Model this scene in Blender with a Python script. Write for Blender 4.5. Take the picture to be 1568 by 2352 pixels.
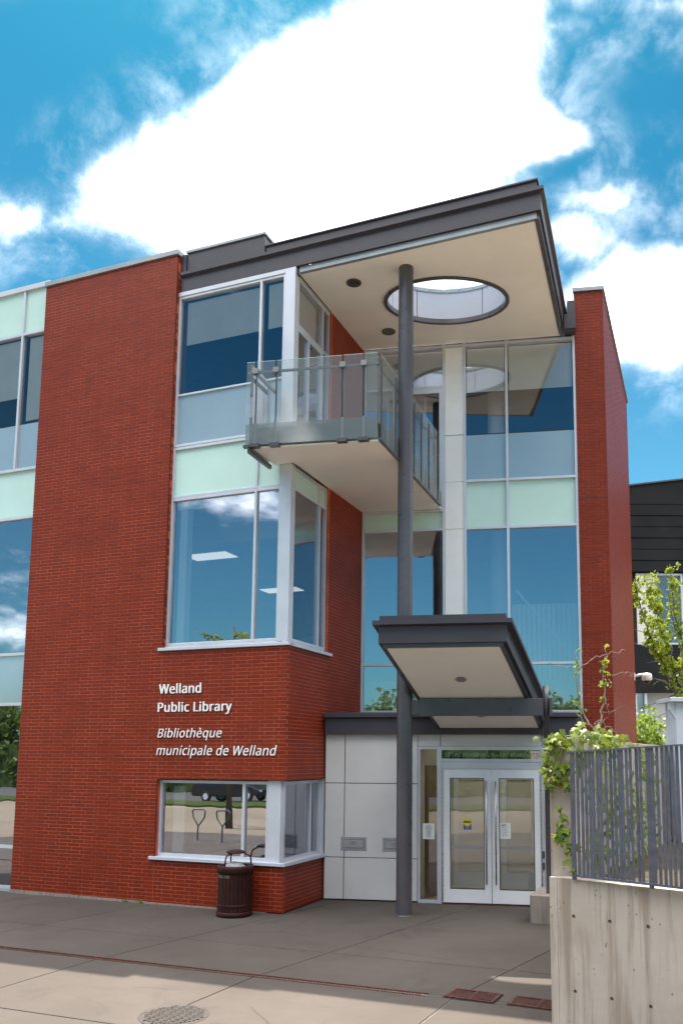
import bpy, bmesh, math, random, os
from mathutils import Vector, Matrix
rnd = random.Random(7)
S = bpy.context.scene
COL = S.collection
for o in list(bpy.data.objects): bpy.data.objects.remove(o)

# ------------------------------------------------------------------ camera
CAMP = Vector((6.7809, -12.7204, 2.64))
CR = Vector((0.93615278, 0.35155651, 0.00509798)); CU = Vector((0.0381136, -0.11588481, 0.99253114)); CF = Vector((-0.34952156, 0.92896649, 0.12188497))
cam = bpy.data.cameras.new('camera'); camo = bpy.data.objects.new('camera', cam); COL.objects.link(camo)
camo.matrix_world = Matrix(((CR.x, CU.x, -CF.x, CAMP.x), (CR.y, CU.y, -CF.y, CAMP.y), (CR.z, CU.z, -CF.z, CAMP.z), (0, 0, 0, 1)))
cam.sensor_fit = 'VERTICAL'; cam.sensor_height = 36.0; cam.sensor_width = 24.0
cam.lens = 1882.06 / 2352 * 36
cam.shift_x = -(903.66 - 784) / 2352; cam.shift_y = (1509.46 - 1176) / 2352
cam.clip_start = 0.1; cam.clip_end = 600
S.camera = camo

# ------------------------------------------------------------------ light and exposure
SUN_DIR = Vector((-0.22, 0.334, 1.0)).normalized()
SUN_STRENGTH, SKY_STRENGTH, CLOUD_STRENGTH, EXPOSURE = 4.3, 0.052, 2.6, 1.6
S.view_settings.view_transform = 'Standard'; S.view_settings.look = 'None'
S.view_settings.gamma = 1.0; S.view_settings.exposure = EXPOSURE; S.view_settings.use_curve_mapping = False
S.cycles.use_denoising = True
S.cycles.max_bounces = 10; S.cycles.diffuse_bounces = 6; S.cycles.glossy_bounces = 5; S.cycles.transparent_max_bounces = 16
S.cycles.caustics_reflective = False; S.cycles.caustics_refractive = False
S.cycles.sample_clamp_indirect = 6
sl = bpy.data.lights.new('sun', 'SUN'); sl.energy = SUN_STRENGTH; sl.angle = math.radians(0.5); sl.color = (1.0, 0.92, 0.78)
so = bpy.data.objects.new('sun', sl); COL.objects.link(so); so.location = (0, 0, 40)
so.rotation_euler = (-SUN_DIR).to_track_quat('-Z', 'Y').to_euler()

class NT:
    """small wrapper that builds node maths"""
    def __init__(s, tree): s.t = tree; s.n = tree.nodes; s.l = tree.links
    def node(s, typ, **kw):
        n = s.n.new(typ)
        for k, v in kw.items(): setattr(n, k, v)
        return n
    def put(s, sock, v):
        if hasattr(v, 'is_output') or isinstance(v, bpy.types.NodeSocket): s.l.new(v, sock)
        else: sock.default_value = v
    def m(s, op, *a, clamp=False):
        n = s.node('ShaderNodeMath', operation=op, use_clamp=clamp)
        for i, v in enumerate(a): s.put(n.inputs[i], v)
        return n.outputs[0]
    def dot(s, a, vec):
        n = s.node('ShaderNodeVectorMath', operation='DOT_PRODUCT'); s.put(n.inputs[0], a); n.inputs[1].default_value = vec
        return n.outputs['Value']
    def step(s, v, a, b, lo=0.0, hi=1.0):
        n = s.node('ShaderNodeMapRange', interpolation_type='SMOOTHSTEP')
        s.put(n.inputs[0], v)
        for i, x in enumerate((a, b, lo, hi)): s.put(n.inputs[1 + i], x)
        return n.outputs[0]
    def noise(s, vec, scale, detail=4, rough=0.55, dist=0.0):
        n = s.node('ShaderNodeTexNoise'); s.put(n.inputs['Vector'], vec)
        n.inputs['Scale'].default_value = scale; n.inputs['Detail'].default_value = detail
        n.inputs['Roughness'].default_value = rough; n.inputs['Distortion'].default_value = dist
        return n.outputs['Fac']
    def scale(s, vec, sc, loc=(0, 0, 0)):
        n = s.node('ShaderNodeMapping'); s.put(n.inputs['Vector'], vec); n.inputs['Scale'].default_value = sc; n.inputs['Location'].default_value = loc
        return n.outputs[0]
    def mix(s, f, a, b, typ='MIX'):
        n = s.node('ShaderNodeMix', data_type='RGBA', blend_type=typ)
        s.put(n.inputs[0], f); s.put(n.inputs[6], a); s.put(n.inputs[7], b)
        return n.outputs[2]
    def mixsh(s, f, a, b):
        n = s.node('ShaderNodeMixShader'); s.put(n.inputs[0], f); s.l.new(a, n.inputs[1]); s.l.new(b, n.inputs[2])
        return n.outputs[0]

world = bpy.data.worlds.new('World'); S.world = world; world.use_nodes = True
W = NT(world.node_tree); W.n.clear()
wd = W.node('ShaderNodeTexCoord').outputs['Generated']
sky = W.node('ShaderNodeTexSky', sky_type='NISHITA'); sky.sun_disc = False
sky.sun_elevation = math.asin(SUN_DIR.z); sky.sun_rotation = math.atan2(SUN_DIR.x, SUN_DIR.y); sky.air_density = 1.0; sky.dust_density = 1.2; sky.ozone_density = 2.0
SKY_TINT = (0.10, 0.63, 0.74, 1)
elev = W.dot(wd, (0, 0, 1))
skyc = W.mix(1.0, sky.outputs[0], W.mix(W.step(elev, 0.12, 0.66), (0.50, 1.05, 1.06, 1), SKY_TINT), 'MULTIPLY')
df = W.dot(wd, CF); dfm = W.m('MAXIMUM', df, 0.2)
X = W.m('ADD', W.m('MULTIPLY', W.m('DIVIDE', W.dot(wd, CR), dfm), 1.882), 0.9037)     # gnomonic chart of the half of the sky over the building
Y = W.m('SUBTRACT', 1.5095, W.m('MULTIPLY', W.m('DIVIDE', W.dot(wd, CU), dfm), 1.882))
def hp(px, py, nx, ny): return W.m('ADD', W.m('MULTIPLY', W.m('SUBTRACT', X, px), nx), W.m('MULTIPLY', W.m('SUBTRACT', Y, py), ny))
bump = W.m('MULTIPLY', W.m('EXPONENT', W.m('MULTIPLY', W.m('POWER', W.m('ABSOLUTE', W.m('DIVIDE', W.m('SUBTRACT', Y, 0.312), 0.06)), 2.0), -1.0)), 0.10)
lowr = W.m('ADD', W.step(Y, 0.31, 0.46, 0.0, -0.035), W.m('MULTIPLY', W.m('SUBTRACT', W.noise(wd, 4.3, 3, 0.5), 0.5), 0.30))
r4 = W.m('ADD', W.m('ADD', W.m('SUBTRACT', 1.235, X), bump), lowr)
main = W.m('MINIMUM', W.m('MINIMUM', hp(0.75, 0.0, 0.499, 0.867), hp(0.42, 0.19, 0.645, 0.764)), W.m('MINIMUM', hp(0.0, 0.545, 0.154, -0.988), r4))
def ell(cx, cy, rx, ry):
    a = W.m('POWER', W.m('ABSOLUTE', W.m('DIVIDE', W.m('SUBTRACT', X, cx), rx)), 2.0); b = W.m('POWER', W.m('ABSOLUTE', W.m('DIVIDE', W.m('SUBTRACT', Y, cy), ry)), 2.0)
    return W.m('MULTIPLY', W.m('SUBTRACT', 1.0, W.m('SQRT', W.m('ADD', a, b))), min(rx, ry))
sd = main
for e in ((1.38, 0.455, 0.16, 0.05), (1.33, 0.555, 0.09, 0.09), (1.48, 0.71, 0.25, 0.16), (1.42, 0.82, 0.06, 0.06), (1.27, 0.06, 0.05, 0.03), (1.34, 0.0, 0.06, 0.015),
          (1.53, 0.01, 0.07, 0.02), (0.05, 0.50, 0.16, 0.06), (0.60, 0.06, 0.04, 0.02), (0.0, 0.455, 0.06, 0.025)):
    sd = W.m('MAXIMUM', sd, ell(*e))
n1 = W.noise(wd, 9.0, 10, 0.62, 0.25); n2 = W.noise(wd, 34.0, 6, 0.6)
sdn = W.m('ADD', sd, W.m('ADD', W.m('MULTIPLY', W.m('SUBTRACT', n1, 0.5), 0.21), W.m('MULTIPLY', W.m('SUBTRACT', n2, 0.5), 0.035)))
dense = W.m('POWER', W.m('MULTIPLY', W.step(sdn, -0.085, 0.125), W.step(n1, 0.15, 0.62, 0.72, 1.0)), 4.2)
wisp = W.step(W.noise(wd, 13.0, 9, 0.62, 0.25), 0.42, 0.75)
veil = W.m('MULTIPLY', W.m('MULTIPLY', W.step(sdn, -0.17, 0.03), wisp), 0.11)
here = W.m('MAXIMUM', dense, veil)
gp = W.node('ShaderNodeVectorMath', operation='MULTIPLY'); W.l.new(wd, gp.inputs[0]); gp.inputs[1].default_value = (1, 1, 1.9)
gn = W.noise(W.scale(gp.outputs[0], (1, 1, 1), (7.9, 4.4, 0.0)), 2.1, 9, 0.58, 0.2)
gen = W.step(W.m('ADD', gn, W.step(W.dot(wd, (0, 0, 1)), 0.42, 0.80, -0.04, 0.14)), 0.52, 0.68)      # cloud carried on past the frame, unseen and thickened overhead for fill light
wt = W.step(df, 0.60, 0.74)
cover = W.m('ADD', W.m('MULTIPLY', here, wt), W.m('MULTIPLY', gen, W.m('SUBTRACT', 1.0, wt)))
ccol = W.mix(W.step(n1, 0.3, 0.75), (0.97, 0.95, 0.93, 1), (1.0, 0.965, 0.925, 1))
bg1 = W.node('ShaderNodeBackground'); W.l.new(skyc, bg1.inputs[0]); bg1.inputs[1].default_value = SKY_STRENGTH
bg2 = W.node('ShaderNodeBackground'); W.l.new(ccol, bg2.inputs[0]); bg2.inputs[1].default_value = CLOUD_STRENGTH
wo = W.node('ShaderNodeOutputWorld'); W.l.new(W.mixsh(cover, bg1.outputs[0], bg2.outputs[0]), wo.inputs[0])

# ------------------------------------------------------------------ materials
def mat(name):
    m = bpy.data.materials.new(name); m.use_nodes = True
    t = NT(m.node_tree); t.n.clear()
    return m, t
def finish(t, sh):
    o = t.node('ShaderNodeOutputMaterial'); t.l.new(sh, o.inputs[0])
def bsdf(t, col, rough=0.6, metal=0.0, spec=0.5, normal=None, trans=None):
    p = t.node('ShaderNodeBsdfPrincipled')
    t.put(p.inputs['Base Color'], col if not isinstance(col, tuple) else (*col[:3], 1)); t.put(p.inputs['Roughness'], rough); t.put(p.inputs['Metallic'], metal)
    t.put(p.inputs['Specular IOR Level'], spec)
    if normal is not None: t.l.new(normal, p.inputs['Normal'])
    return p.outputs[0]
def bump_(t, h, strength=0.3, dist=0.01):
    b = t.node('ShaderNodeBump'); t.put(b.inputs['Height'], h); b.inputs['Strength'].default_value = strength; b.inputs['Distance'].default_value = dist
    return b.outputs[0]
def wpos(t): return t.node('ShaderNodeNewGeometry').outputs['Position']
def c4(r, g, b): return (r, g, b, 1)

def simple(name, col, rough=0.6, metal=0.0, var=0.12, scale=3.0, spec=0.5, bump=0.0, bscale=60):
    m, t = mat(name); p = wpos(t)
    n = t.noise(p, scale, 6, 0.6)
    c = t.mix(t.step(n, 0.3, 0.7), c4(*[x * (1 - var) for x in col]), c4(*[min(1, x * (1 + var)) for x in col]))
    nr = bump_(t, t.noise(p, bscale, 3), bump, 0.004) if bump else None
    r = t.m('ADD', rough, t.m('MULTIPLY', t.m('SUBTRACT', t.noise(p, scale * 2.3, 4), 0.5), 0.2))
    finish(t, bsdf(t, c, r, metal, spec, nr)); return m

M = {}
# brick: each piece gets its own shade
m, t = mat('brick_face'); p = wpos(t)
g = t.node('ShaderNodeNewGeometry'); oi = t.node('ShaderNodeObjectInfo')
rv = t.m('FRACT', t.m('ADD', g.outputs['Random Per Island'], oi.outputs['Random']))
c = t.mix(rv, c4(0.1536, 0.0148, 0.0050), c4(0.2006, 0.0217, 0.0073))
c = t.mix(t.step(rv, 0.90, 1.0), c, c4(0.1473, 0.0169, 0.0080))
c = t.mix(t.m('MULTIPLY', t.step(t.noise(p, 0.55, 5, 0.6), 0.52, 0.72), 0.35), c, c4(0.1066, 0.0116, 0.0056))       # broad weathering
c = t.mix(t.m('MULTIPLY', t.step(t.noise(t.scale(p, (2.2, 2.2, 0.28)), 1.0, 5, 0.6), 0.56, 0.74), 0.35), c, c4(0.1003, 0.0127, 0.0065))
c = t.mix(t.m('MULTIPLY', t.step(t.noise(t.scale(p, (1.6, 1.6, 0.9)), 1.0, 6, 0.7), 0.62, 0.78), 0.22), c, c4(0.2633, 0.0846, 0.0482))
c = t.mix(t.m('MULTIPLY', t.noise(p, 140, 3), 0.25), c, c4(0.2633, 0.0529, 0.0242))
finish(t, bsdf(t, c, 0.46, 0, 0.24, bump_(t, t.noise(p, 160, 3), 0.25, 0.003))); M['brick'] = m
m, t = mat('red_mortar'); p = wpos(t)
c = t.mix(t.step(t.noise(p, 1.2, 6, 0.65), 0.38, 0.62), c4(0.4038, 0.0823, 0.0378), c4(0.5912, 0.1362, 0.0706))
c = t.mix(t.m('MULTIPLY', t.step(t.noise(p, 14, 4), 0.5, 0.7), 0.5), c, c4(0.4183, 0.0823, 0.0454))
finish(t, bsdf(t, c, 0.9, 0, 0.2)); M['mortar'] = m
M['dark'] = simple('charcoal_metal', (0.0444, 0.0383, 0.0528), 0.42, 0.0, 0.10, 1.4, 0.5)
M['steel'] = simple('painted_column', (0.0756, 0.0706, 0.0815), 0.30, 0.0, 0.12, 1.5, 0.55)
M['alu'] = simple('silver_frame', (0.6072, 0.6256, 0.6992), 0.34, 0.25, 0.05, 2.0, 0.5)
M['cap'] = simple('galvanised_cap', (0.3024, 0.3312, 0.36), 0.4, 0.4, 0.1, 2.0)
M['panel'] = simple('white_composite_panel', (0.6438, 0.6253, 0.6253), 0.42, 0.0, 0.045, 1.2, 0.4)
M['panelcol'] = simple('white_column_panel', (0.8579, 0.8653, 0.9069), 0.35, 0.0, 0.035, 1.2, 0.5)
M['soffit'] = simple('cream_stucco', (0.93, 0.925, 0.915), 0.85, 0.0, 0.03, 1.0, 0.2, 0.12, 240)
M['black'] = simple('black_gasket', (0.015, 0.015, 0.017), 0.5, 0, 0.1, 3)
M['conc'] = None
M['blind'] = simple('roller_blind', (0.92, 0.93, 0.92), 0.8, 0, 0.03, 2.0, 0.2)
M['interior'] = simple('interior_paint', (0.42, 0.43, 0.42), 0.8, 0, 0.06, 0.8, 0.2)
M['ceiling'] = simple('ceiling_tile', (0.62, 0.62, 0.60), 0.85, 0, 0.04, 1.0, 0.2)
M['beige'] = simple('vestibule_wall', (0.80, 0.72, 0.60), 0.7, 0, 0.06, 1.0, 0.3)
M['wood'] = simple('interior_wood_door', (0.34, 0.20, 0.10), 0.5, 0, 0.15, 3.0)
M['paper'] = simple('white_paper', (0.82, 0.84, 0.82), 0.8, 0, 0.02, 4)
M['ink'] = simple('grey_print', (0.16, 0.16, 0.18), 0.8, 0, 0.1, 4)
M['yellow'] = simple('yellow_print', (0.80, 0.66, 0.03), 0.5, 0, 0.03, 4)
M['blue'] = simple('blue_print', (0.03, 0.08, 0.34), 0.5, 0, 0.03, 4)
M['orange'] = simple('orange_print', (0.6, 0.22, 0.1), 0.5, 0, 0.03, 4)
M['letter'] = simple('white_letter', (0.86, 0.87, 0.88), 0.5, 0, 0.02, 4)
M['signtext'] = simple('pale_green_letter', (0.34, 0.46, 0.38), 0.6, 0, 0.2, 3)
M['stainless'] = simple('brushed_steel', (0.55, 0.53, 0.52), 0.3, 0.9, 0.08, 8)
M['plate'] = simple('book_slot_plate', (0.391, 0.3825, 0.4165), 0.4, 0.5, 0.10, 6)
M['bin'] = simple('dark_brown_bin', (0.030, 0.0085, 0.007), 0.55, 0, 0.25, 7, 0.22)
M['bag'] = simple('bin_liner', (0.30, 0.30, 0.32), 0.5, 0, 0.1, 20)
M['gal'] = simple('galvanised_fence', (0.0962, 0.1035, 0.1428), 0.42, 0.3, 0.18, 14)
M['drum'] = simple('drum_panel_white', (0.40, 0.435, 0.51), 0.4, 0, 0.03, 1.2)
M['railm'] = simple('grey_railing_metal', (0.2244, 0.2312, 0.238), 0.4, 0.2, 0.1, 6)
M['stud'] = simple('worn_iron_stud', (0.08, 0.072, 0.0656), 0.4, 0.3, 0.25, 20)
M['iron'] = simple('rusty_iron', (0.08, 0.0336, 0.0272), 0.7, 0.2, 0.35, 18, 0.3, 0.3, 90)
M['castiron'] = simple('cast_iron', (0.050, 0.044, 0.042), 0.6, 0.3, 0.3, 18, 0.4, 0.2, 90)
M['soil'] = simple('planter_soil', (0.06, 0.045, 0.03), 0.95, 0, 0.3, 6, 0.1, 0.5, 30)
M['bark'] = simple('tree_bark', (0.10, 0.085, 0.07), 0.9, 0, 0.3, 14, 0.1, 0.4, 50)
M['twig'] = simple('pale_twig', (0.22, 0.18, 0.15), 0.8, 0, 0.25, 20, 0.1)
M['corr'] = simple('black_cladding', (0.012, 0.012, 0.0135), 0.6, 0, 0.3, 0.8, 0.2)
M['bgwhite'] = simple('pale_render', (0.62, 0.61, 0.60), 0.7, 0, 0.04, 0.7)
M['cam'] = simple('white_plastic', (0.70, 0.71, 0.74), 0.4, 0, 0.04, 3)
M['postw'] = simple('pale_blue_paint', (0.52, 0.56, 0.63), 0.45, 0, 0.06, 2)
M['tyre'] = simple('tyre_rubber', (0.02, 0.02, 0.02), 0.8, 0, 0.2, 8)
M['carpaint'] = simple('dark_car_paint', (0.02, 0.02, 0.026), 0.18, 0.2, 0.1, 2)
M['red'] = simple('red_lens', (0.5, 0.02, 0.02), 0.3, 0, 0.05, 4)
M['grey'] = simple('far_render', (0.42, 0.43, 0.44), 0.8, 0, 0.06, 0.5)

def concrete(name, base, dark, stain, streak=True, pits=True):
    m, t = mat(name); p = wpos(t)
    big = t.noise(p, 0.7, 6, 0.6); mid = t.noise(p, 5.0, 6, 0.65); fine = t.noise(p, 90, 3)
    c = t.mix(t.step(big, 0.32, 0.68), c4(*dark), c4(*base))
    c = t.mix(t.m('MULTIPLY', t.step(mid, 0.35, 0.75), 0.5), c, c4(*[min(1, x * 1.12) for x in base]))
    if streak:
        s1 = t.noise(t.scale(p, (9.0, 9.0, 0.55)), 1.0, 5, 0.6); s2 = t.noise(t.scale(p, (26.0, 26.0, 1.4)), 1.0, 4, 0.6)
        c = t.mix(t.m('MULTIPLY', t.step(s1, 0.47, 0.68), 0.78), c, c4(*stain))
        c = t.mix(t.m('MULTIPLY', t.step(s2, 0.52, 0.72), 0.45), c, c4(*[x * 0.8 for x in stain]))
    h = mid
    if pits:
        v = t.node('ShaderNodeTexVoronoi'); t.l.new(t.scale(p, (1, 1, 0.7)), v.inputs['Vector']); v.inputs['Scale'].default_value = 17.0
        gate = t.step(t.noise(p, 5.0, 2), 0.47, 0.56)
        pit = t.m('MULTIPLY', t.step(v.outputs['Distance'], 0.05, 0.17, 1.0, 0.0), gate)
        c = t.mix(t.m('MULTIPLY', pit, 0.8), c, c4(*[x * 0.35 for x in stain])); h = t.m('SUBTRACT', mid, t.m('MULTIPLY', pit, 2.0))
    c = t.mix(t.m('MULTIPLY', fine, 0.22), c, c4(*[x * 0.75 for x in base]))
    finish(t, bsdf(t, c, 0.88, 0, 0.25, bump_(t, t.m('ADD', h, t.m('MULTIPLY', fine, 0.3)), 0.35, 0.006))); return m
M['conc'] = concrete('board_formed_concrete', (0.47, 0.41, 0.36), (0.37, 0.315, 0.27), (0.235, 0.18, 0.135))
M['plinth'] = concrete('stained_concrete', (0.30, 0.26, 0.23), (0.24, 0.20, 0.175), (0.15, 0.105, 0.08), True, False)
m, t = mat('pavement_concrete'); p = wpos(t); oi = t.node('ShaderNodeObjectInfo')
c = t.mix(t.step(t.noise(p, 0.45, 7, 0.62), 0.34, 0.66), c4(0.0629, 0.0523, 0.0453), c4(0.0810, 0.0678, 0.0601))
c = t.mix(t.m('MULTIPLY', t.step(t.noise(t.scale(p, (0.7, 2.2, 1)), 1.3, 6, 0.65), 0.50, 0.72), 0.45), c, c4(0.0551, 0.0449, 0.0406))
c = t.mix(t.m('MULTIPLY', t.step(t.noise(p, 6.5, 6, 0.7), 0.55, 0.75), 0.30), c, c4(0.0920, 0.0798, 0.0752))
c = t.mix(t.m('MULTIPLY', t.step(t.noise(p, 150, 2), 0.55, 0.72), 0.35), c, c4(0.0400, 0.0329, 0.0311))
c = t.mix(t.m('MULTIPLY', t.step(t.noise(p, 70, 2), 0.66, 0.74), 0.5), c, c4(0.1160, 0.1038, 0.1001))
vg = t.node('ShaderNodeTexVoronoi', feature='DISTANCE_TO_EDGE'); t.l.new(t.scale(t.mix(0.12, p, t.node('ShaderNodeTexNoise').outputs['Color']), (0.33, 0.33, 0.0)), vg.inputs['Vector']); vg.inputs['Scale'].default_value = 1.0
crack = t.m('MULTIPLY', t.step(vg.outputs['Distance'], 0.0008, 0.0035, 1.0, 0.0), t.step(t.noise(p, 0.5, 2), 0.52, 0.56))
c = t.mix(t.m('MULTIPLY', crack, 0.6), c, c4(0.0197, 0.0171, 0.0162))
gum = t.node('ShaderNodeTexVoronoi'); t.l.new(t.scale(p, (1, 1, 0)), gum.inputs['Vector']); gum.inputs['Scale'].default_value = 2.6
c = t.mix(t.m('MULTIPLY', t.m('MULTIPLY', t.step(gum.outputs['Distance'], 0.03, 0.075, 1.0, 0.0), t.step(t.noise(p, 3.0, 1), 0.5, 0.55)), 0.5), c, c4(0.0296, 0.0255, 0.0254))
c = t.mix(t.m('MULTIPLY', t.step(t.noise(p, 1.1, 5, 0.7, 0.6), 0.55, 0.68), 0.40), c, c4(0.0426, 0.0359, 0.0344))
c = t.mix(t.m('MULTIPLY', oi.outputs['Random'], 0.12), c, c4(0.0520, 0.0419, 0.0381))
finish(t, bsdf(t, c, 0.85, 0, 0.3, bump_(t, t.m('ADD', t.noise(p, 120, 3), t.noise(p, 7, 4)), 0.25, 0.004))); M['pave'] = m
M['joint'] = simple('joint_filler', (0.2604, 0.2387, 0.2232), 0.9, 0, 0.35, 9, 0.1)
m, t = mat('far_ground'); p = wpos(t)
c = t.mix(t.step(t.noise(p, 0.12, 5), 0.4, 0.6), c4(0.1446, 0.1199, 0.0890), c4(0.1767, 0.1461, 0.1088))
finish(t, bsdf(t, c, 0.9, 0, 0.2)); M['ground'] = m
m, t = mat('grass_bank'); p = wpos(t)
c = t.mix(t.noise(p, 3, 6), c4(0.0248, 0.0408, 0.0099), c4(0.0605, 0.0768, 0.0193)); finish(t, bsdf(t, c, 0.95, 0, 0.1, bump_(t, t.noise(p, 40, 4), 0.8, 0.05))); M['grass'] = m
m, t = mat('asphalt'); p = wpos(t)
c = t.mix(t.noise(p, 2, 6), c4(0.045, 0.045, 0.048), c4(0.07, 0.068, 0.066)); finish(t, bsdf(t, c, 0.9, 0, 0.2)); M['asphalt'] = m

def glass(name, tint, refl, rough=0.0):
    """coated glazing: part mirror, part clear, mirror share growing at grazing angles"""
    m, t = mat(name)
    lw = t.node('ShaderNodeLayerWeight'); lw.inputs['Blend'].default_value = 0.32
    f = t.m('ADD', refl, t.m('MULTIPLY', lw.outputs['Fresnel'], 1.0 - refl), clamp=True)
    gl = t.node('ShaderNodeBsdfGlossy'); gl.inputs['Roughness'].default_value = rough; gl.inputs['Color'].default_value = (0.84, 0.88, 1.0, 1)
    wob = bump_(t, t.noise(wpos(t), 0.8, 2), 0.045, 0.05); t.l.new(wob, gl.inputs['Normal'])
    tr = t.node('ShaderNodeBsdfTransparent'); tr.inputs[0].default_value = (*tint, 1)
    finish(t, t.mixsh(f, tr.outputs[0], gl.outputs[0])); return m
M['glass'] = glass('tinted_glass', (0.95, 0.97, 0.97), 0.40)
M['glass3'] = glass('lighter_tinted_glass', (0.97, 0.98, 0.98), 0.20)
M['glass4'] = glass('low_mirror_glass', (0.98, 0.98, 0.98), 0.10)
M['clear'] = glass('clear_glass', (0.90, 0.94, 0.92), 0.14)
m, t = mat('milky_rail_glass')
lw = t.node('ShaderNodeLayerWeight'); lw.inputs['Blend'].default_value = 0.3
gl = t.node('ShaderNodeBsdfGlossy'); gl.inputs['Roughness'].default_value = 0.02
tr = t.node('ShaderNodeBsdfTransparent'); tr.inputs[0].default_value = (0.92, 0.95, 0.94, 1)
mk = t.mixsh(0.18, tr.outputs[0], bsdf(t, (0.46, 0.50, 0.50), 0.5))
finish(t, t.mixsh(t.m('ADD', 0.05, t.m('MULTIPLY', lw.outputs['Fresnel'], 0.9), clamp=True), mk, gl.outputs[0])); M['rail'] = m
def panelglass(name, col, refl, rough):
    m, t = mat(name); p = wpos(t)
    c = t.mix(t.step(t.noise(p, 0.8, 3), 0.35, 0.65), c4(*[x * 0.96 for x in col]), c4(*[min(1, x * 1.03) for x in col]))
    d = bsdf(t, c, 0.6, 0, 0.2)
    lw = t.node('ShaderNodeLayerWeight'); lw.inputs['Blend'].default_value = 0.3
    f = t.m('ADD', refl, t.m('MULTIPLY', lw.outputs['Fresnel'], 1.0 - refl), clamp=True)
    gl = t.node('ShaderNodeBsdfGlossy'); gl.inputs['Roughness'].default_value = rough; gl.inputs['Color'].default_value = (0.9, 0.97, 1, 1)
    finish(t, t.mixsh(f, d, gl.outputs[0])); return m
M['spandrel'] = panelglass('mint_spandrel_glass', (0.54, 0.74, 0.68), 0.06, 0.25)
M['frosted'] = panelglass('grey_frosted_glass', (0.30, 0.37, 0.42), 0.24, 0.12)
m, t = mat('frosted_band')
d = bsdf(t, (0.30, 0.34, 0.345), 0.5); tr = t.node('ShaderNodeBsdfTransparent'); tr.inputs[0].default_value = (0.8, 0.88, 0.87, 1)
finish(t, t.mixsh(0.62, tr.outputs[0], d)); M['band'] = m
m, t = mat('lit_diffuser'); e = t.node('ShaderNodeEmission'); e.inputs[0].default_value = (1, 0.97, 0.9, 1); e.inputs[1].default_value = 0.30
finish(t, e.outputs[0]); M['lamp'] = m
m, t = mat('added_lobby_glow'); e = t.node('ShaderNodeEmission'); e.inputs[0].default_value = (1, 0.97, 0.9, 1); e.inputs[1].default_value = 1.5  # glow added to brighten the vestibule
finish(t, e.outputs[0]); M['lobby_fill'] = m
def leafmat(name, a, b):
    m, t = mat(name); g = t.node('ShaderNodeNewGeometry'); oi = t.node('ShaderNodeObjectInfo')
    rv = t.m('FRACT', t.m('ADD', g.outputs['Random Per Island'], oi.outputs['Random']))
    c = t.mix(rv, c4(*a), c4(*b)); d = bsdf(t, c, 0.45, 0, 0.4)
    tl = t.node('ShaderNodeBsdfTranslucent'); t.l.new(t.mix(0.5, c, c4(b[0] * 1.9, b[1] * 1.7, b[2])), tl.inputs[0])
    finish(t, t.mixsh(0.42, d, tl.outputs[0])); return m
M['leaf'] = leafmat('ginkgo_leaf', (0.085, 0.14, 0.012), (0.24, 0.31, 0.03))
M['ivy'] = leafmat('creeper_leaf', (0.045, 0.09, 0.010), (0.19, 0.25, 0.02))
M['bush'] = leafmat('bush_leaf', (0.08, 0.15, 0.02), (0.20, 0.29, 0.045))
M['tree'] = leafmat('far_leaf', (0.035, 0.07, 0.014), (0.085, 0.14, 0.03))

# ------------------------------------------------------------------ mesh helpers
class Fr:
    """a wall frame: s along the wall, d into the wall, z up"""
    def __init__(s, o, ang, side=1):
        s.o = Vector(o); s.x = Vector((math.cos(ang), math.sin(ang), 0)); s.n = Vector((-math.sin(ang), math.cos(ang), 0))
        s.ang = ang
    def p(s, a, d, z): return s.o + s.x * a + s.n * d + Vector((0, 0, z))
PHI = 0.2069
FA = Fr((0, 0, 0), 0.0)                       # street front
FB = Fr((0, 0, 0), math.pi / 2)               # side of the bay
FC = Fr((0, 3.297, 0), PHI)                   # recessed glass wall
FD = Fr((0, 1.57, 0), PHI)                    # entrance wall
FW = Fr((0, 0, 0), 0.0)

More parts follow.
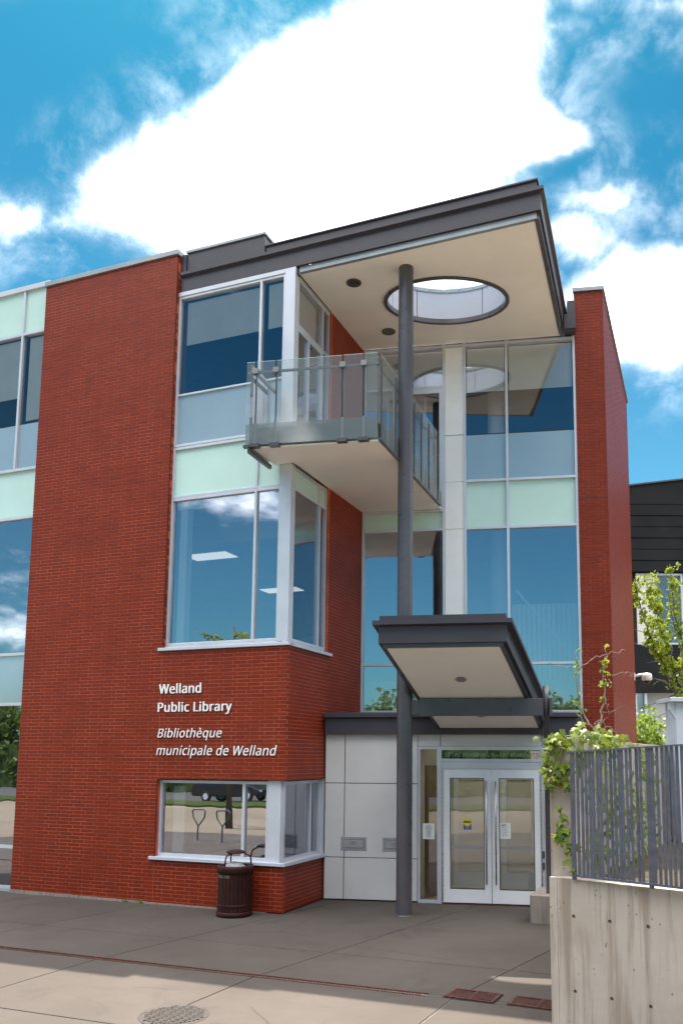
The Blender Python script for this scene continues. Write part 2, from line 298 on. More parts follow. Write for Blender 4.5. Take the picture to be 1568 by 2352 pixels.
class MB:
    def __init__(s): s.v = []; s.f = []
    def face(s, pts):
        b = len(s.v); s.v += [Vector(p) for p in pts]; s.f.append(tuple(range(b, b + len(pts))))
    def hexa(s, P, skip=()):
        b = len(s.v); s.v += [Vector(p) for p in P]
        for i, q in enumerate(((0, 1, 5, 4), (1, 2, 6, 5), (2, 3, 7, 6), (3, 0, 4, 7), (4, 5, 6, 7), (3, 2, 1, 0))):
            if i not in skip: s.f.append(tuple(b + k for k in q))
    def box(s, fr, s0, s1, d0, d1, z0, z1, skip=()):
        s.hexa([fr.p(s0, d0, z0), fr.p(s1, d0, z0), fr.p(s1, d1, z0), fr.p(s0, d1, z0), fr.p(s0, d0, z1), fr.p(s1, d0, z1), fr.p(s1, d1, z1), fr.p(s0, d1, z1)], skip)
        return s
    def prism(s, poly, z0, z1):
        """poly counter-clockwise (x, y); z0/z1 numbers"""
        b = len(s.v); n = len(poly)
        s.v += [Vector((x, y, z0)) for x, y in poly] + [Vector((x, y, z1)) for x, y in poly]
        s.f.append(tuple(b + i for i in reversed(range(n)))); s.f.append(tuple(b + n + i for i in range(n)))
        for i in range(n): s.f.append((b + i, b + (i + 1) % n, b + n + (i + 1) % n, b + n + i))
        return s
    def tube(s, pts, r, n=8, cap=True):
        pts = [Vector(p) for p in pts]; rs = r if isinstance(r, (list, tuple)) else [r] * len(pts)
        b = len(s.v); up = None
        for i, p in enumerate(pts):
            d = (pts[min(i + 1, len(pts) - 1)] - pts[max(i - 1, 0)]).normalized()
            if up is None: up = d.orthogonal().normalized()
            up = (up - d * up.dot(d)).normalized() if (up - d * up.dot(d)).length > 1e-5 else d.orthogonal().normalized()
            w = d.cross(up)
            for k in range(n):
                a = 2 * math.pi * k / n; s.v.append(p + (up * math.cos(a) + w * math.sin(a)) * rs[i])
        for i in range(len(pts) - 1):
            for k in range(n):
                s.f.append((b + i * n + k, b + i * n + (k + 1) % n, b + (i + 1) * n + (k + 1) % n, b + (i + 1) * n + k))
        if cap:
            s.f.append(tuple(b + k for k in reversed(range(n)))); s.f.append(tuple(b + (len(pts) - 1) * n + k for k in range(n)))
        return s
    def lathe(s, c, prof, n=32, cap=True):
        c = Vector(c); b = len(s.v)
        for r, z in prof:
            for k in range(n):
                a = 2 * math.pi * k / n; s.v.append(c + Vector((r * math.cos(a), r * math.sin(a), z)))
        for i in range(len(prof) - 1):
            for k in range(n):
                s.f.append((b + i * n + k, b + i * n + (k + 1) % n, b + (i + 1) * n + (k + 1) % n, b + (i + 1) * n + k))
        if cap:
            s.f.append(tuple(b + k for k in reversed(range(n)))); s.f.append(tuple(b + (len(prof) - 1) * n + k for k in range(n)))
        return s
    def sweep(s, path, outs, prof, caps=True):
        """path of 3-D points, a plan direction (already mitred) for each, profile of (out, up) points"""
        b = len(s.v); n = len(prof)
        for p, o in zip(path, outs):
            for a, u in prof: s.v.append(Vector(p) + Vector(o) * a + Vector((0, 0, u)))
        for i in range(len(path) - 1):
            for k in range(n):
                s.f.append((b + i * n + k, b + (i + 1) * n + k, b + (i + 1) * n + (k + 1) % n, b + i * n + (k + 1) % n))
        if caps:
            s.f.append(tuple(b + k for k in reversed(range(n)))); s.f.append(tuple(b + (len(path) - 1) * n + k for k in range(n)))
        return s
    def mesh(s, name, off=Vector((0, 0, 0)), smooth=False, fix=False):
        me = bpy.data.meshes.new(name); me.from_pydata([v - off for v in s.v], [], s.f); me.update()
        if fix:
            bm = bmesh.new(); bm.from_mesh(me); bmesh.ops.remove_doubles(bm, verts=bm.verts, dist=1e-5); bmesh.ops.recalc_face_normals(bm, faces=bm.faces); bm.to_mesh(me); bm.free()
        if smooth:
            for f in me.polygons: f.use_smooth = len(f.vertices) < 5
        return me

def wloc(o):
    p = Vector((0, 0, 0))
    while o: p += Vector(o.location); o = o.parent
    return p
def part(name, mb, material, parent=None, smooth=False, fix=False, kind=None, bevel=0):
    off = wloc(parent) if parent else Vector((0, 0, 0))
    o = bpy.data.objects.new(name, mb.mesh(name, off, smooth, fix)); COL.objects.link(o)
    o.data.materials.append(M[material]); o.parent = parent
    if kind: o['kind'] = kind
    if bevel:
        bv = o.modifiers.new('edge', 'BEVEL'); bv.width = bevel; bv.segments = 2; bv.limit_method = 'ANGLE'
    return o
def thing(name, label, cat, loc=(0, 0, 0), group=None):
    o = bpy.data.objects.new(name, None); COL.objects.link(o); o.location = loc; o.empty_display_size = 0.2
    o['label'] = label; o['category'] = cat
    if group: o['group'] = group
    return o
def tag(o, label, cat, group=None):
    o['label'] = label; o['category'] = cat
    if group: o['group'] = group
    return o
def copy_tree(o, parent=None):
    c = o.copy(); COL.objects.link(c); c.parent = parent
    for ch in list(o.children): copy_tree(ch, c)
    return c
FONT = None
try:
    fd = os.path.join(bpy.utils.resource_path('LOCAL'), 'datafiles', 'fonts')
    FONT = bpy.data.fonts.load(os.path.join(fd, 'NotoSansHebrew-Regular.woff2'))
except Exception: FONT = None
def text(name, body, fr, s, d, z, width, height, material, parent, shear=0.0, bold=0.0, depth=0.006, spacing=1.0):
    """lettering standing d in front of a wall frame; width fits the line, height fits the tallest letter; bold thickens the strokes sideways"""
    c = bpy.data.curves.new(name, 'FONT'); c.body = body; c.size = 1.0; c.shear = shear; c.space_character = spacing; c.resolution_u = 4
    if FONT: c.font = FONT
    o = bpy.data.objects.new(name, c); COL.objects.link(o); bpy.context.view_layer.update()
    me = bpy.data.meshes.new_from_object(o.evaluated_get(bpy.context.evaluated_depsgraph_get())); bpy.data.objects.remove(o)
    xs = [v.co.x for v in me.vertices]; ys = [v.co.y for v in me.vertices]
    kx = width / (max(xs) - min(xs)); ky = height / max(ys); x0 = min(xs)
    off = wloc(parent); out = bmesh.new()
    for i, sh in enumerate((0.0,) if bold == 0 else (-bold, -bold / 3, bold / 3, bold)):
        bm = bmesh.new(); bm.from_mesh(me)
        if depth > 0.002:
            r = bmesh.ops.extrude_face_region(bm, geom=bm.faces[:])
            for v in r['geom']:
                if isinstance(v, bmesh.types.BMVert): v.co.z += 1.0 + 0.05 * i
        for v in bm.verts: v.co = fr.p(s + (v.co.x + sh - x0) * kx, d - v.co.z * depth - i * 0.0002, z + v.co.y * ky) - off
        if depth > 0.002: bmesh.ops.recalc_face_normals(bm, faces=bm.faces)
        t2 = bpy.data.meshes.new('tmp'); bm.to_mesh(t2); bm.free(); out.from_mesh(t2); bpy.data.meshes.remove(t2)
    out.to_mesh(me); out.free(); me.name = name
    o = bpy.data.objects.new(name, me); COL.objects.link(o); o.data.materials.clear(); o.data.materials.append(M[material]); o.parent = parent
    return o

# ------------------------------------------------------------------ ground
def struct(name, mb, material):
    o = part(name, mb, material); o['kind'] = 'structure'; return o
g = MB(); g.face([(-300, -300, -0.06), (300, -300, -0.06), (300, 300, -0.06), (-300, 300, -0.06)]); struct('ground', g, 'ground')
g = MB()
for x0, x1, y0, y1 in ((-90, 90, -24.6, -12.0), (-90, -14.3, -12.0, 60), (14.3, 90, -12.0, 60)): g.face([(x0, y0, -0.004), (x1, y0, -0.004), (x1, y1, -0.004), (x0, y1, -0.004)])
struct('plaza', g, 'ground')
pv = bpy.data.objects.new('pavement', MB().box(FW, -14, 14, -12, 8, -0.055, -0.012).mesh('pavement')); COL.objects.link(pv); pv.data.materials.append(M['joint']); pv['kind'] = 'structure'
def slab(poly):
    g = MB(); g.prism(poly, -0.05, 0.0)
    o = part('paving_slab', g, 'pave', pv, bevel=0.006); return o
cols = [-14.0, -11.2, -8.4, -5.6, -3.1, -0.45, 1.9, 4.4, 8.0, 11.0, 14.0]
G_ = 0.009
def lean(x, y): return x + 0.22 * (y + 2.2) if y > -3.7 else x + 0.06 * (y + 3.7) - 0.33
rows = [(-2.19, 8.0), (-3.53, -2.21), (-5.70, -3.66), (-8.4, -5.72), (-12.0, -8.42)]
for y0, y1 in rows:
    for a, b in zip(cols[:-1], cols[1:]):
        if y0 == -3.53 and a > 4.0: pass
        slab([(lean(a, y0) + G_, y0), (lean(b, y0) - G_, y0), (lean(b, y1) - G_, y1), (lean(a, y1) + G_, y1)])

slab([(3.772, -3.655), (14, -3.655), (14, -3.54), (3.772, -3.54)])

# ------------------------------------------------------------------ library building
LIB = thing('library_building', 'three storey red brick library with glass bays, balcony and cut-out roof overhang', 'building', (0, 0, 0))
CO = 0.06716; BL = 0.288
bricks = []                                                       # (frame, s0, s1, z0, z1, wall part)
def brick_area(fr, rects, wall, phase=0.0, z_org=0.0):
    for (s0, s1, z0, z1) in rects:
        k0 = int(math.floor((z0 - z_org) / CO + 1e-6)); k1 = int(math.ceil((z1 - z_org) / CO - 1e-6))
        for k in range(k0, k1):
            a, b = max(z0, z_org + k * CO + 0.006), min(z1, z_org + (k + 1) * CO - 0.006)
            if b - a < 0.02: continue
            sh = phase + (BL / 3 if k % 2 else 0)
            i = int(math.floor((s0 - sh) / BL)) - 1
            while sh + i * BL < s1:
                x0, x1 = max(s0, sh + i * BL + 0.006), min(s1, sh + (i + 1) * BL - 0.006); i += 1
                if x1 - x0 < 0.035: continue
                bricks.append((fr, x0, x1, a, b, wall))
XT, XL = -2.63, -5.945
MD = 0.0035
# street front: tall pier of brick, then the low bay with two openings
g = MB()
g.box(FA, XL, XT, MD, 0.40, 0.02, 12.56); tower = part('brick_wall', g, 'mortar', LIB)
brick_area(FA, [(XL, XT, 0.02, 12.56)], tower)
TR = Fr((XT, 0, 0), math.pi / 2); brick_area(TR, [(0.032, 0.14, 4.70, 12.56)], tower, 0.1)
g = MB(); g.box(FA, XL - 0.02, XT + 0.03, -0.03, 0.42, 12.56, 12.60); g.box(FA, XL - 0.02, XT + 0.03, -0.035, -0.02, 12.565, 12.66); g.box(FA, XL - 0.02, XT + 0.03, -0.02, 0.42, 12.60, 12.66)
part('roof_flashing', g, 'cap', LIB)
bay = part('brick_wall', MB().box(FA, XT, -MD, MD, 0.38, 2.24, 4.60), 'mortar', LIB); brick_area(FA, [(XT + 0.006, 0, 2.24, 4.60)], bay, 0.06)
base_ = part('brick_wall', MB().box(FA, XT, -MD, MD, 0.38, 0.02, 0.79), 'mortar', LIB); brick_area(FA, [(XT + 0.006, 0, 0.02, 0.79)], base_, 0.06)
g = MB()
g.box(FB, 0.38, 1.60, MD, 0.30, 2.24, 4.58); g.box(FB, 0.38, 1.60, MD, 0.30, 0.02, 0.79)
g.box(FB, 1.602, 3.36, MD, 0.30, 3.0, 11.69)
side = part('brick_wall', g, 'mortar', LIB)
brick_area(FB, [(0.032, 1.60, 2.24, 4.58), (0.032, 1.60, 0.02, 0.79), (1.60, 3.34, 3.0, 4.56), (1.66, 3.34, 4.56, 11.68)], side, 0.07)
g = MB(); rr = random.Random(3); x = XL
while x < -0.3:
    w = rr.uniform(0.25, 0.7); x1 = min(x + w, -0.3); h = 0.055 * (1 - (x - XL) / 6.5) + rr.uniform(0, 0.008)
    g.box(FA, x, x1, -0.012 - rr.uniform(0, 0.006), 0.3, -0.02, h); x = x1 + 0.004
part('foundation_strip', g, 'plinth', LIB)
# right-hand pier: front face in the plane of the glass wall, long side face running back
PS0, PS1 = 4.615, 5.215
pe = FC.p(PS1, -0.04, 0); FP = Fr((pe.x, pe.y, 0), math.pi / 2)
g = MB(); g.hexa([FC.p(PS0, -0.033, 0.1), FC.p(PS1 - MD, -0.033, 0.1), Vector((pe.x - MD, pe.y + 6.0, 0.1)), Vector((pe.x - 0.6, pe.y + 6.0, 0.1)),
                 FC.p(PS0, -0.033, 12.66), FC.p(PS1 - MD, -0.033, 12.66), Vector((pe.x - MD, pe.y + 6.0, 12.66)), Vector((pe.x - 0.6, pe.y + 6.0, 12.66))])
pier = part('brick_wall', g, 'mortar', LIB)
FCp = Fr(FC.p(0, -0.04, 0), PHI)
brick_area(FCp, [(PS0, PS1, 2.0, 8.05), (PS0, PS1, 8.065, 12.66)], pier, 0.12)
brick_area(FP, [(0.032, 6.0, 2.0, 12.66)], pier, 0.05)
g = MB(); a = FC.p(PS0 - 0.03, -0.08, 0); b = FC.p(PS1 + 0.03, -0.08, 0)
g.prism([(a.x, a.y), (b.x, b.y), (pe.x + 0.04, pe.y + 6.04), (pe.x - 0.62, pe.y + 6.04)], 12.66, 12.74); part('roof_flashing', g, 'cap', LIB)
g = MB(); g.box(FCp, PS0, PS1 + 0.002, -0.002, 0.01, 8.05, 8.065); part('control_joint', g, 'black', LIB)
g = MB(); g.box(FA, XT - 0.002, XT + 0.006, -0.001, 0.012, 0.02, 0.79); g.box(FA, XT - 0.002, XT + 0.006, -0.001, 0.012, 2.24, 4.6); part('control_joint', g, 'mortar', LIB)

# choose the 300 bricks that show largest as pieces of their own, the rest joined
def score(b):
    fr, s0, s1, z0, z1, w = b; c = fr.p((s0 + s1) / 2, 0, (z0 + z1) / 2); v = CAMP - c; d = v.length
    if (s1 - s0) < BL - 0.02 or (z1 - z0) < CO - 0.015: return -1
    if fr is FB and c.z < 4.6 and c.y > 1.5: return -1
    if (v - v.dot(CF) * CF).length > 9: pass
    return (-fr.n).dot(v) / d ** 3
order = sorted(range(len(bricks)), key=lambda i: -score(bricks[i]))
single = set(order[:300])
bm_ = MB(); bm_.box(FW, -(BL - 0.012) / 2, (BL - 0.012) / 2, 0, 0.03, -(CO - 0.012) / 2, (CO - 0.012) / 2, skip=(2,))
brick_mesh = bm_.mesh('brick'); brick_mesh.materials.append(M['brick'])
rest = {}
for i, (fr, s0, s1, z0, z1, w) in enumerate(bricks):
    j = rnd.uniform(-0.0012, 0.0012)
    if i in single:
        o = bpy.data.objects.new('brick', brick_mesh); COL.objects.link(o); o.parent = w
        o.location = fr.p((s0 + s1) / 2, j, (z0 + z1) / 2); o.rotation_euler = (0, 0, fr.ang)
    else:
        rest.setdefault(w, MB()).box(fr, s0, s1, j, 0.03, z0, z1, skip=(2,))
for w, g in rest.items(): part('bricks', g, 'brick', w, kind='stuff')

# ------------------------------------------------------------------ glazing
def frame_grid(g, fr, xs, zs, d0, d1, w=0.05, ends=True):
    for x in xs: g.box(fr, x - w / 2, x + w / 2, d0, d1, zs[0] - w / 2, zs[-1] + w / 2)
    for a, b in zip(xs[:-1], xs[1:]):
        for z in zs: g.box(fr, a + w / 2, b - w / 2, d0 + 0.003, d1 - 0.003, z - w / 2, z + w / 2)
def pane(win, name, fr, s0, s1, z0, z1, material, d, w=0.05, th=0.012):
    return part(name, MB().box(fr, s0 + w / 2 - 0.004, s1 - w / 2 + 0.004, d, d + th, z0 + w / 2 - 0.004, z1 - w / 2 + 0.004), material, win)
def flat(win, name, fr, s0, s1, z0, z1, material, d):
    """a single sheet of glazing: one face, so that the view passes it once"""
    g = MB(); g.face([fr.p(s0, d, z0), fr.p(s1, d, z0), fr.p(s1, d, z1), fr.p(s0, d, z1)]); return part(name, g, material, win)
FY = 0.12
# upper storeys of the street front
g = MB()
frame_grid(g, FA, [-2.60, -0.77, -0.265], [8.62, 11.68], FY - 0.03, FY + 0.09)
g.box(FA, -2.63, -0.03, FY - 0.045, FY + 0.05, 11.705, 11.79); g.box(FA, -0.24, -0.03, FY - 0.06, FY + 0.12, 8.62, 11.705)
g.box(FA, -2.575, -0.795, FY - 0.012, FY + 0.03, 9.64, 9.675); g.box(FA, -0.745, -0.29, FY - 0.012, FY + 0.03, 9.64, 9.675)
w3 = part('window', g, 'alu', LIB, bevel=0.004)
g = MB()
for a, b in ((-2.6, -0.77), (-0.77, -0.265)):
    flat(w3, 'pane', FA, a + 0.02, b - 0.02, 9.66, 11.66, 'glass3', FY + 0.02); flat(w3, 'frosted_pane', FA, a + 0.02, b - 0.02, 8.64, 9.65, 'frosted', FY + 0.02)
    part('blind', MB().box(FA, a + 0.10, b - 0.06, FY + 0.10, FY + 0.105, 10.73, 11.62), 'blind', w3)
g = MB()
frame_grid(g, FA, [-2.60, -0.77, -0.265], [7.59, 8.56], FY - 0.03, FY + 0.09)
g.box(FA, -0.24, -0.03, FY - 0.06, FY + 0.12, 4.69, 8.615); frame_grid(g, FA, [-2.601, -0.771, -0.266], [4.73, 7.537], FY - 0.031, FY + 0.091)
g.box(FA, -2.70, 0.055, -0.05, FY - 0.03, 4.60, 4.655); g.box(FA, -2.66, -0.03, FY - 0.04, FY + 0.09, 4.655, 4.70)
w2 = part('window', g, 'alu', LIB, bevel=0.004)
for a, b in ((-2.6, -0.77), (-0.77, -0.265)):
    flat(w2, 'spandrel_panel', FA, a + 0.02, b - 0.02, 7.6, 8.55, 'spandrel', FY + 0.015); flat(w2, 'pane', FA, a + 0.02, b - 0.02, 4.75, 7.52, 'glass', FY + 0.02)
    part('blind', MB().box(FA, a + 0.05, b - 0.05, FY + 0.10, FY + 0.16, 7.36, 7.50), 'blind', w2)
part('mullion_return', MB().box(FA, -2.5, -2.34, FY + 0.12, FY + 0.3, 4.75, 7.5), 'panelcol', w2)
g = MB()
frame_grid(g, FA, [-2.60, -0.855, -0.375], [0.87, 2.19], FY - 0.03, FY + 0.09, 0.055)
g.box(FA, -0.345, -0.10, FY - 0.06, FY + 0.12, 0.845, 2.235); g.box(FA, -2.72, 0.05, -0.055, FY - 0.04, 0.79, 0.845); g.box(FA, -2.63, -0.06, FY - 0.04, FY + 0.1, 0.80, 0.845)
w1 = part('window', g, 'alu', LIB, bevel=0.004)
for a, b in ((-2.6, -0.855), (-0.855, -0.375)): flat(w1, 'pane', FA, a + 0.02, b - 0.02, 0.89, 2.17, 'glass', FY + 0.02)
part('blind', MB().box(FA, -2.45, -2.2, FY + 0.16, FY + 0.2, 0.9, 2.1), 'panelcol', w1)
# the bay's side glazing
g = MB()
frame_grid(g, FB, [0.10, 1.30, 1.60], [8.36, 10.72, 11.62], 0.04, 0.14, 0.05); g.box(FB, 0.125, 1.60, 0.03, 0.1, 11.645, 11.69)
g.box(FB, 0.125, 0.17, 0.045, 0.12, 8.385, 10.695); g.box(FB, 1.20, 1.275, 0.045, 0.12, 8.385, 10.695); g.box(FB, 0.17, 1.2, 0.045, 0.12, 10.60, 10.695); g.box(FB, 0.66, 0.74, 0.045, 0.12, 8.385, 10.60)
s3 = part('window', g, 'alu', LIB)
flat(s3, 'pane', FB, 0.12, 1.28, 8.4, 10.7, 'glass', 0.08); flat(s3, 'pane', FB, 0.12, 1.28, 10.74, 11.6, 'glass', 0.08); flat(s3, 'pane', FB, 1.32, 1.58, 8.4, 11.6, 'glass', 0.08)
part('blind', MB().box(FB, 0.14, 1.27, 0.18, 0.185, 10.74, 11.6), 'blind', s3)
g = MB()
frame_grid(g, FB, [0.10, 1.30, 1.60], [4.73, 7.53, 7.92], 0.04, 0.14, 0.05); g.box(FB, 0.055, 1.76, -0.055, 0.05, 4.60, 4.655); g.box(FB, 0.05, 1.63, 0.04, 0.14, 4.655, 4.70)
s2 = part('window', g, 'alu', LIB)
for a, b in ((0.1, 1.3), (1.3, 1.6)): flat(s2, 'pane', FB, a + 0.02, b - 0.02, 4.75, 7.51, 'glass', 0.08); flat(s2, 'spandrel_panel', FB, a + 0.02, b - 0.02, 7.55, 7.9, 'spandrel', 0.08)
g = MB()
frame_grid(g, FB, [0.14, 1.2, 1.56], [0.87, 2.19], 0.08, 0.19, 0.055); g.box(FB, 0.055, 1.57, -0.055, 0.09, 0.79, 0.845)
g.box(FB, 1.587, 1.655, 0.0, 0.2, 0.846, 2.236)
s1 = part('window', g, 'alu', LIB)
for a, b in ((0.14, 1.2), (1.2, 1.56)): flat(s1, 'pane', FB, a + 0.02, b - 0.02, 0.89, 2.17, 'glass', 0.12)
# curtain wall to the left of the brick pier
g = MB(); XC = -9.4
for z in (8.63, 11.67): g.box(FA, XC, XL, FY - 0.03, FY + 0.08, z - 0.03, z + 0.03)
for x in (-6.62, -8.2): g.box(FA, x - 0.028, x + 0.028, FY - 0.034, FY + 0.08, 8.66, 11.64); g.box(FA, x - 0.028, x + 0.028, FY - 0.034, FY + 0.08, 11.70, 12.66)
cw = part('curtain_wall', g, 'alu', LIB)
for z in (0.07, 0.855, 3.68, 4.70, 7.575): part('transom', MB().box(FA, XC, XL, FY - 0.03, FY + 0.08, z - 0.03, z + 0.03), 'alu', cw)
part("cap", MB().box(FA, XC, XL, FY - 0.05, FY + 0.3, 12.66, 12.77), 'alu', cw); part('sill', MB().box(FA, XC, XL, FY - 0.02, FY + 0.08, 0.0, 0.04), 'alu', cw)
for (a, b) in ((XC, -8.2), (-8.2, -6.62), (-6.62, XL)):
    flat(cw, 'spandrel_panel', FA, a + 0.02, b, 11.69, 12.66, 'spandrel', FY + 0.01); flat(cw, 'pane', FA, a + 0.02, b, 9.65, 11.64, 'glass4', FY + 0.02)
    flat(cw, 'frosted_pane', FA, a + 0.02, b, 8.65, 9.64, 'frosted', FY + 0.02); part('blind', MB().box(FA, a + 0.10, b - 0.07, FY + 0.1, FY + 0.105, 9.75 if a > -7 else 10.3, 11.62), 'blind', cw)
part('guard_rail', MB().box(FA, XC, XL, FY + 0.03, FY + 0.06, 9.62, 9.67), 'black', cw)
for (z0, z1, mm, nm) in ((7.6, 8.6, 'spandrel', 'spandrel_panel'), (4.73, 7.55, 'glass', 'pane'), (3.71, 4.67, 'frosted', 'frosted_pane'), (0.885, 3.65, 'glass', 'pane'), (0.1, 0.83, 'glass', 'pane')):
    flat(cw, nm, FA, XC, XL, z0, z1, mm, FY + 0.02)
# recessed glass wall
g = MB()
CX = [0.035, 1.79, 2.245, 3.15, 4.59]
for x in CX: g.box(FC, x - 0.027, x + 0.027, -0.02, 0.1, 3.55, 11.69)
for a, b in zip(CX[:-1], CX[1:]):
    for z in ((3.60, 4.60, 7.51, 7.93, 10.72, 11.64) if b == 1.79 else (11.64,) if b == 2.245 else (3.60, 4.60, 7.51, 8.555, 11.64)): g.box(FC, a + 0.027, b - 0.027, -0.017, 0.097, z - 0.026, z + 0.026)
g.box(FC, 0.93, 1.0, -0.014, 0.09, 7.96, 10.69); g.box(FC, 1.69, 1.763, -0.014, 0.09, 7.96, 10.69); g.box(FC, 1.0, 1.69, -0.014, 0.09, 10.58, 10.69); g.box(FC, 1.33, 1.37, 0.3, 0.36, 8.3, 10.6)
rw = part('curtain_wall', g, 'alu', LIB)
for z0, z1 in ((3.63, 7.502), (7.51, 8.545), (8.553, 9.59), (9.605, 11.61)): part('column_panel', MB().box(FC, 1.82, 2.216, 0.0, 0.03, z0, z1), 'panelcol', rw, bevel=0.003)
part('panel_backing', MB().box(FC, 1.82, 2.215, 0.032, 0.06, 3.6, 9.5), 'alu', rw); part('panel_backing', MB().box(FC, 1.82, 2.215, 0.032, 0.06, 9.5, 11.6), 'black', rw)
def pn(nm, a, b, z0, z1, mm): flat(rw, nm, FC, a + 0.02, b - 0.02, z0 + 0.02, z1 - 0.02, mm, 0.04)
pn('pane', 0.035, 1.79, 3.6, 4.6, 'glass'); pn('pane', 0.035, 1.79, 4.6, 7.51, 'glass'); pn('spandrel_panel', 0.035, 1.79, 7.51, 7.93, 'spandrel')
pn('pane', 0.035, 0.93, 7.93, 10.72, 'glass'); pn('pane', 1.0, 1.69, 7.93, 10.6, 'glass'); pn('pane', 0.035, 1.79, 10.72, 11.64, 'glass')
for a, b in ((2.245, 3.15), (3.15, 4.59)):
    pn('pane', a, b, 3.6, 4.6, 'glass'); pn('pane', a, b, 4.6, 7.51, 'glass'); pn('spandrel_panel', a, b, 7.51, 8.555, 'spandrel'); pn('frosted_pane', a, b, 8.555, 9.61, 'frosted'); pn('pane', a, b, 9.59, 11.64, 'glass3')
    part('blind', MB().box(FC, a + 0.05, b - 0.04, 0.12, 0.125, 10.60, 11.6), 'blind', rw); part('guard_rail', MB().box(FC, a + 0.03, b - 0.03, 0.042, 0.07, 9.57, 9.615), 'black', rw)
part('blind', MB().box(FC, 0.08, 1.75, 0.12, 0.125, 10.76, 11.6), 'blind', rw)

# ------------------------------------------------------------------ inside the building
g = MB(); g.prism([(-9.3, 0.35), (-0.35, 0.35), (-0.35, 3.9), (4.55, 4.85), (4.5, 10.0), (-9.3, 10.0)], 7.72, 8.25)
g.prism([(-9.3, 0.35), (-0.35, 0.35), (-0.35, 3.9), (4.55, 4.85), (4.5, 10.0), (-9.3, 10.0)], 3.72, 4.3); part('interior_floor', g, 'ceiling', LIB)
g = MB(); g.box(FW, -9.3, 4.6, 9.9, 10.1, -0.2, 12.0); g.box(FW, -9.45, -9.3, 0.3, 10.1, -0.2, 12.0); g.box(FW, -5.9, -5.7, 0.5, 6.0, 8.25, 11.6); part('interior_wall', g, 'interior', LIB)
part('interior_wall', MB().box(FW, 1.0, 2.6, 7.6, 7.8, 4.3, 7.7), 'interior', LIB)
part('interior_column', MB().lathe((2.6, 5.0, 0), [(0.2, 0), (0.2, 11.6)], 16), 'interior', LIB, True)
for (x, y, z) in ((-4.05, 3.65, 7.40), (-4.35, 7.75, 7.40), (-7.4, 3.0, 7.40)):
    h = part('ceiling_light', MB().box(FW, x - 0.62, x + 0.62, y - 0.33, y + 0.33, z, z + 0.075), 'alu', LIB)
    part('diffuser', MB().box(FW, x - 0.57, x + 0.57, y - 0.28, y + 0.28, z - 0.012, z - 0.002), 'lamp', h)
part('bulkhead', MB().box(FW, -5.6, -0.4, 2.4, 2.6, 7.3, 7.71), 'ceiling', LIB)
part('pendant_lamp', MB().lathe((2.2, 6.0, 5.55), [(0.5, 0), (0.52, 0.03), (0.3, 0.1), (0.04, 0.16), (0.02, 2.0)], 24), 'ceiling', LIB, True)
g = MB()
for i in range(14): g.box(Fr(FC.p(3.2, 1.4, 0), PHI), i * 0.11, i * 0.11 + 0.095, rnd.uniform(0, 0.04), 0.05, 3.4, 6.1)
part('curtain', g, 'panel', LIB)
part('stair_rail', MB().tube([FC.p(3.3, 0.8, 6.3), FC.p(4.6, 0.9, 4.7)], 0.03), 'alu', LIB)
# roof slabs and the outer shell behind
g = MB(); g.prism([(-9.4, 0.3), (-2.7, 0.3), (-2.7, 10.1), (-9.4, 10.1)], 11.9, 12.5); g.prism([(-2.7, 0.25), (0.0, 0.25), (0.0, 3.6), (4.52, 4.55), (4.5, 10.1), (-2.7, 10.1)], 11.70, 12.1)
part('roof', g, 'dark', LIB)

# ------------------------------------------------------------------ main roof overhang with the oval opening
RB = 11.684
A0, A1, A2 = Vector((-2.58, 0.13, 0)), Vector((4.52, 0.10, 0)), Vector((4.27, 4.25, 0))
dFr = (A1 - A0).normalized(); dSd = (A2 - A1).normalized(); nF = Vector((dFr.y, -dFr.x, 0)); nS = Vector((dSd.y, -dSd.x, 0)); nM = (nF + nS) / (1 + nF.dot(nS))
def zz(v, z): return Vector((v.x, v.y, z))
RP = [zz(A0, 0), zz(A1, 0), zz(A2, 0)]; RO = [nF, nM, nS]
ROOF = part('roof_overhang', MB().sweep(RP, RO, [(0.0, 11.795), (0.045, 11.795), (0.045, 12.10), (0.105, 12.125), (0.105, 12.185), (-0.06, 12.20), (-0.06, 12.17), (0.0, 12.10)]), 'dark', LIB, fix=True)
part('fascia', MB().sweep([zz(Vector((-0.74, 0.13, 0)), 0), zz(A1, 0), zz(A2, 0)], RO, [(-0.06, 12.19), (-0.03, 12.19), (-0.03, 12.39), (0.0, 12.392), (0.0, 12.42), (-0.16, 12.43), (-0.16, 12.19)]), 'dark', ROOF, fix=True)
g = MB(); g.box(FW, -2.50, -0.74, 0.13, 0.17, 12.18, 12.63); g.box(FW, -0.78, -0.745, 0.17, 1.3, 12.18, 12.63); g.box(FW, -2.6, -2.50, 0.10, 0.2, 11.8, 12.60); part('parapet', g, 'dark', ROOF)
g = MB(); g.box(FW, -2.51, -0.72, 0.10, 0.2, 12.63, 12.68); g.box(FW, -0.80, -0.72, 0.2, 1.3, 12.63, 12.68); part('parapet_cap', g, 'cap', ROOF)
part('drip_trim', MB().sweep([Vector((0.02, 0.13, 0)), Vector((4.49, 0.11, 0))], [nF, nF], [(-0.06, RB - 0.004), (0.012, RB - 0.004), (0.012, 11.79), (-0.06, 11.79)]), 'cap', ROOF)
part('side_trim', MB().sweep([Vector((4.47, 0.12, 0)), Vector((4.235, 4.08, 0))], [nS, nS], [(-0.02, RB - 0.012), (0.055, RB - 0.012), (0.055, 11.82), (-0.02, 11.82)]), 'steel', ROOF)
SO = [Vector((0.0, 0.12, 0)), Vector((4.468, 0.10, 0)), Vector((4.236, 4.13, 0)), Vector((0.0, 3.27, 0))]
EC, EA, EB, ER = Vector((2.325, 2.0, 0)), 1.235, 0.845, math.radians(20.1)
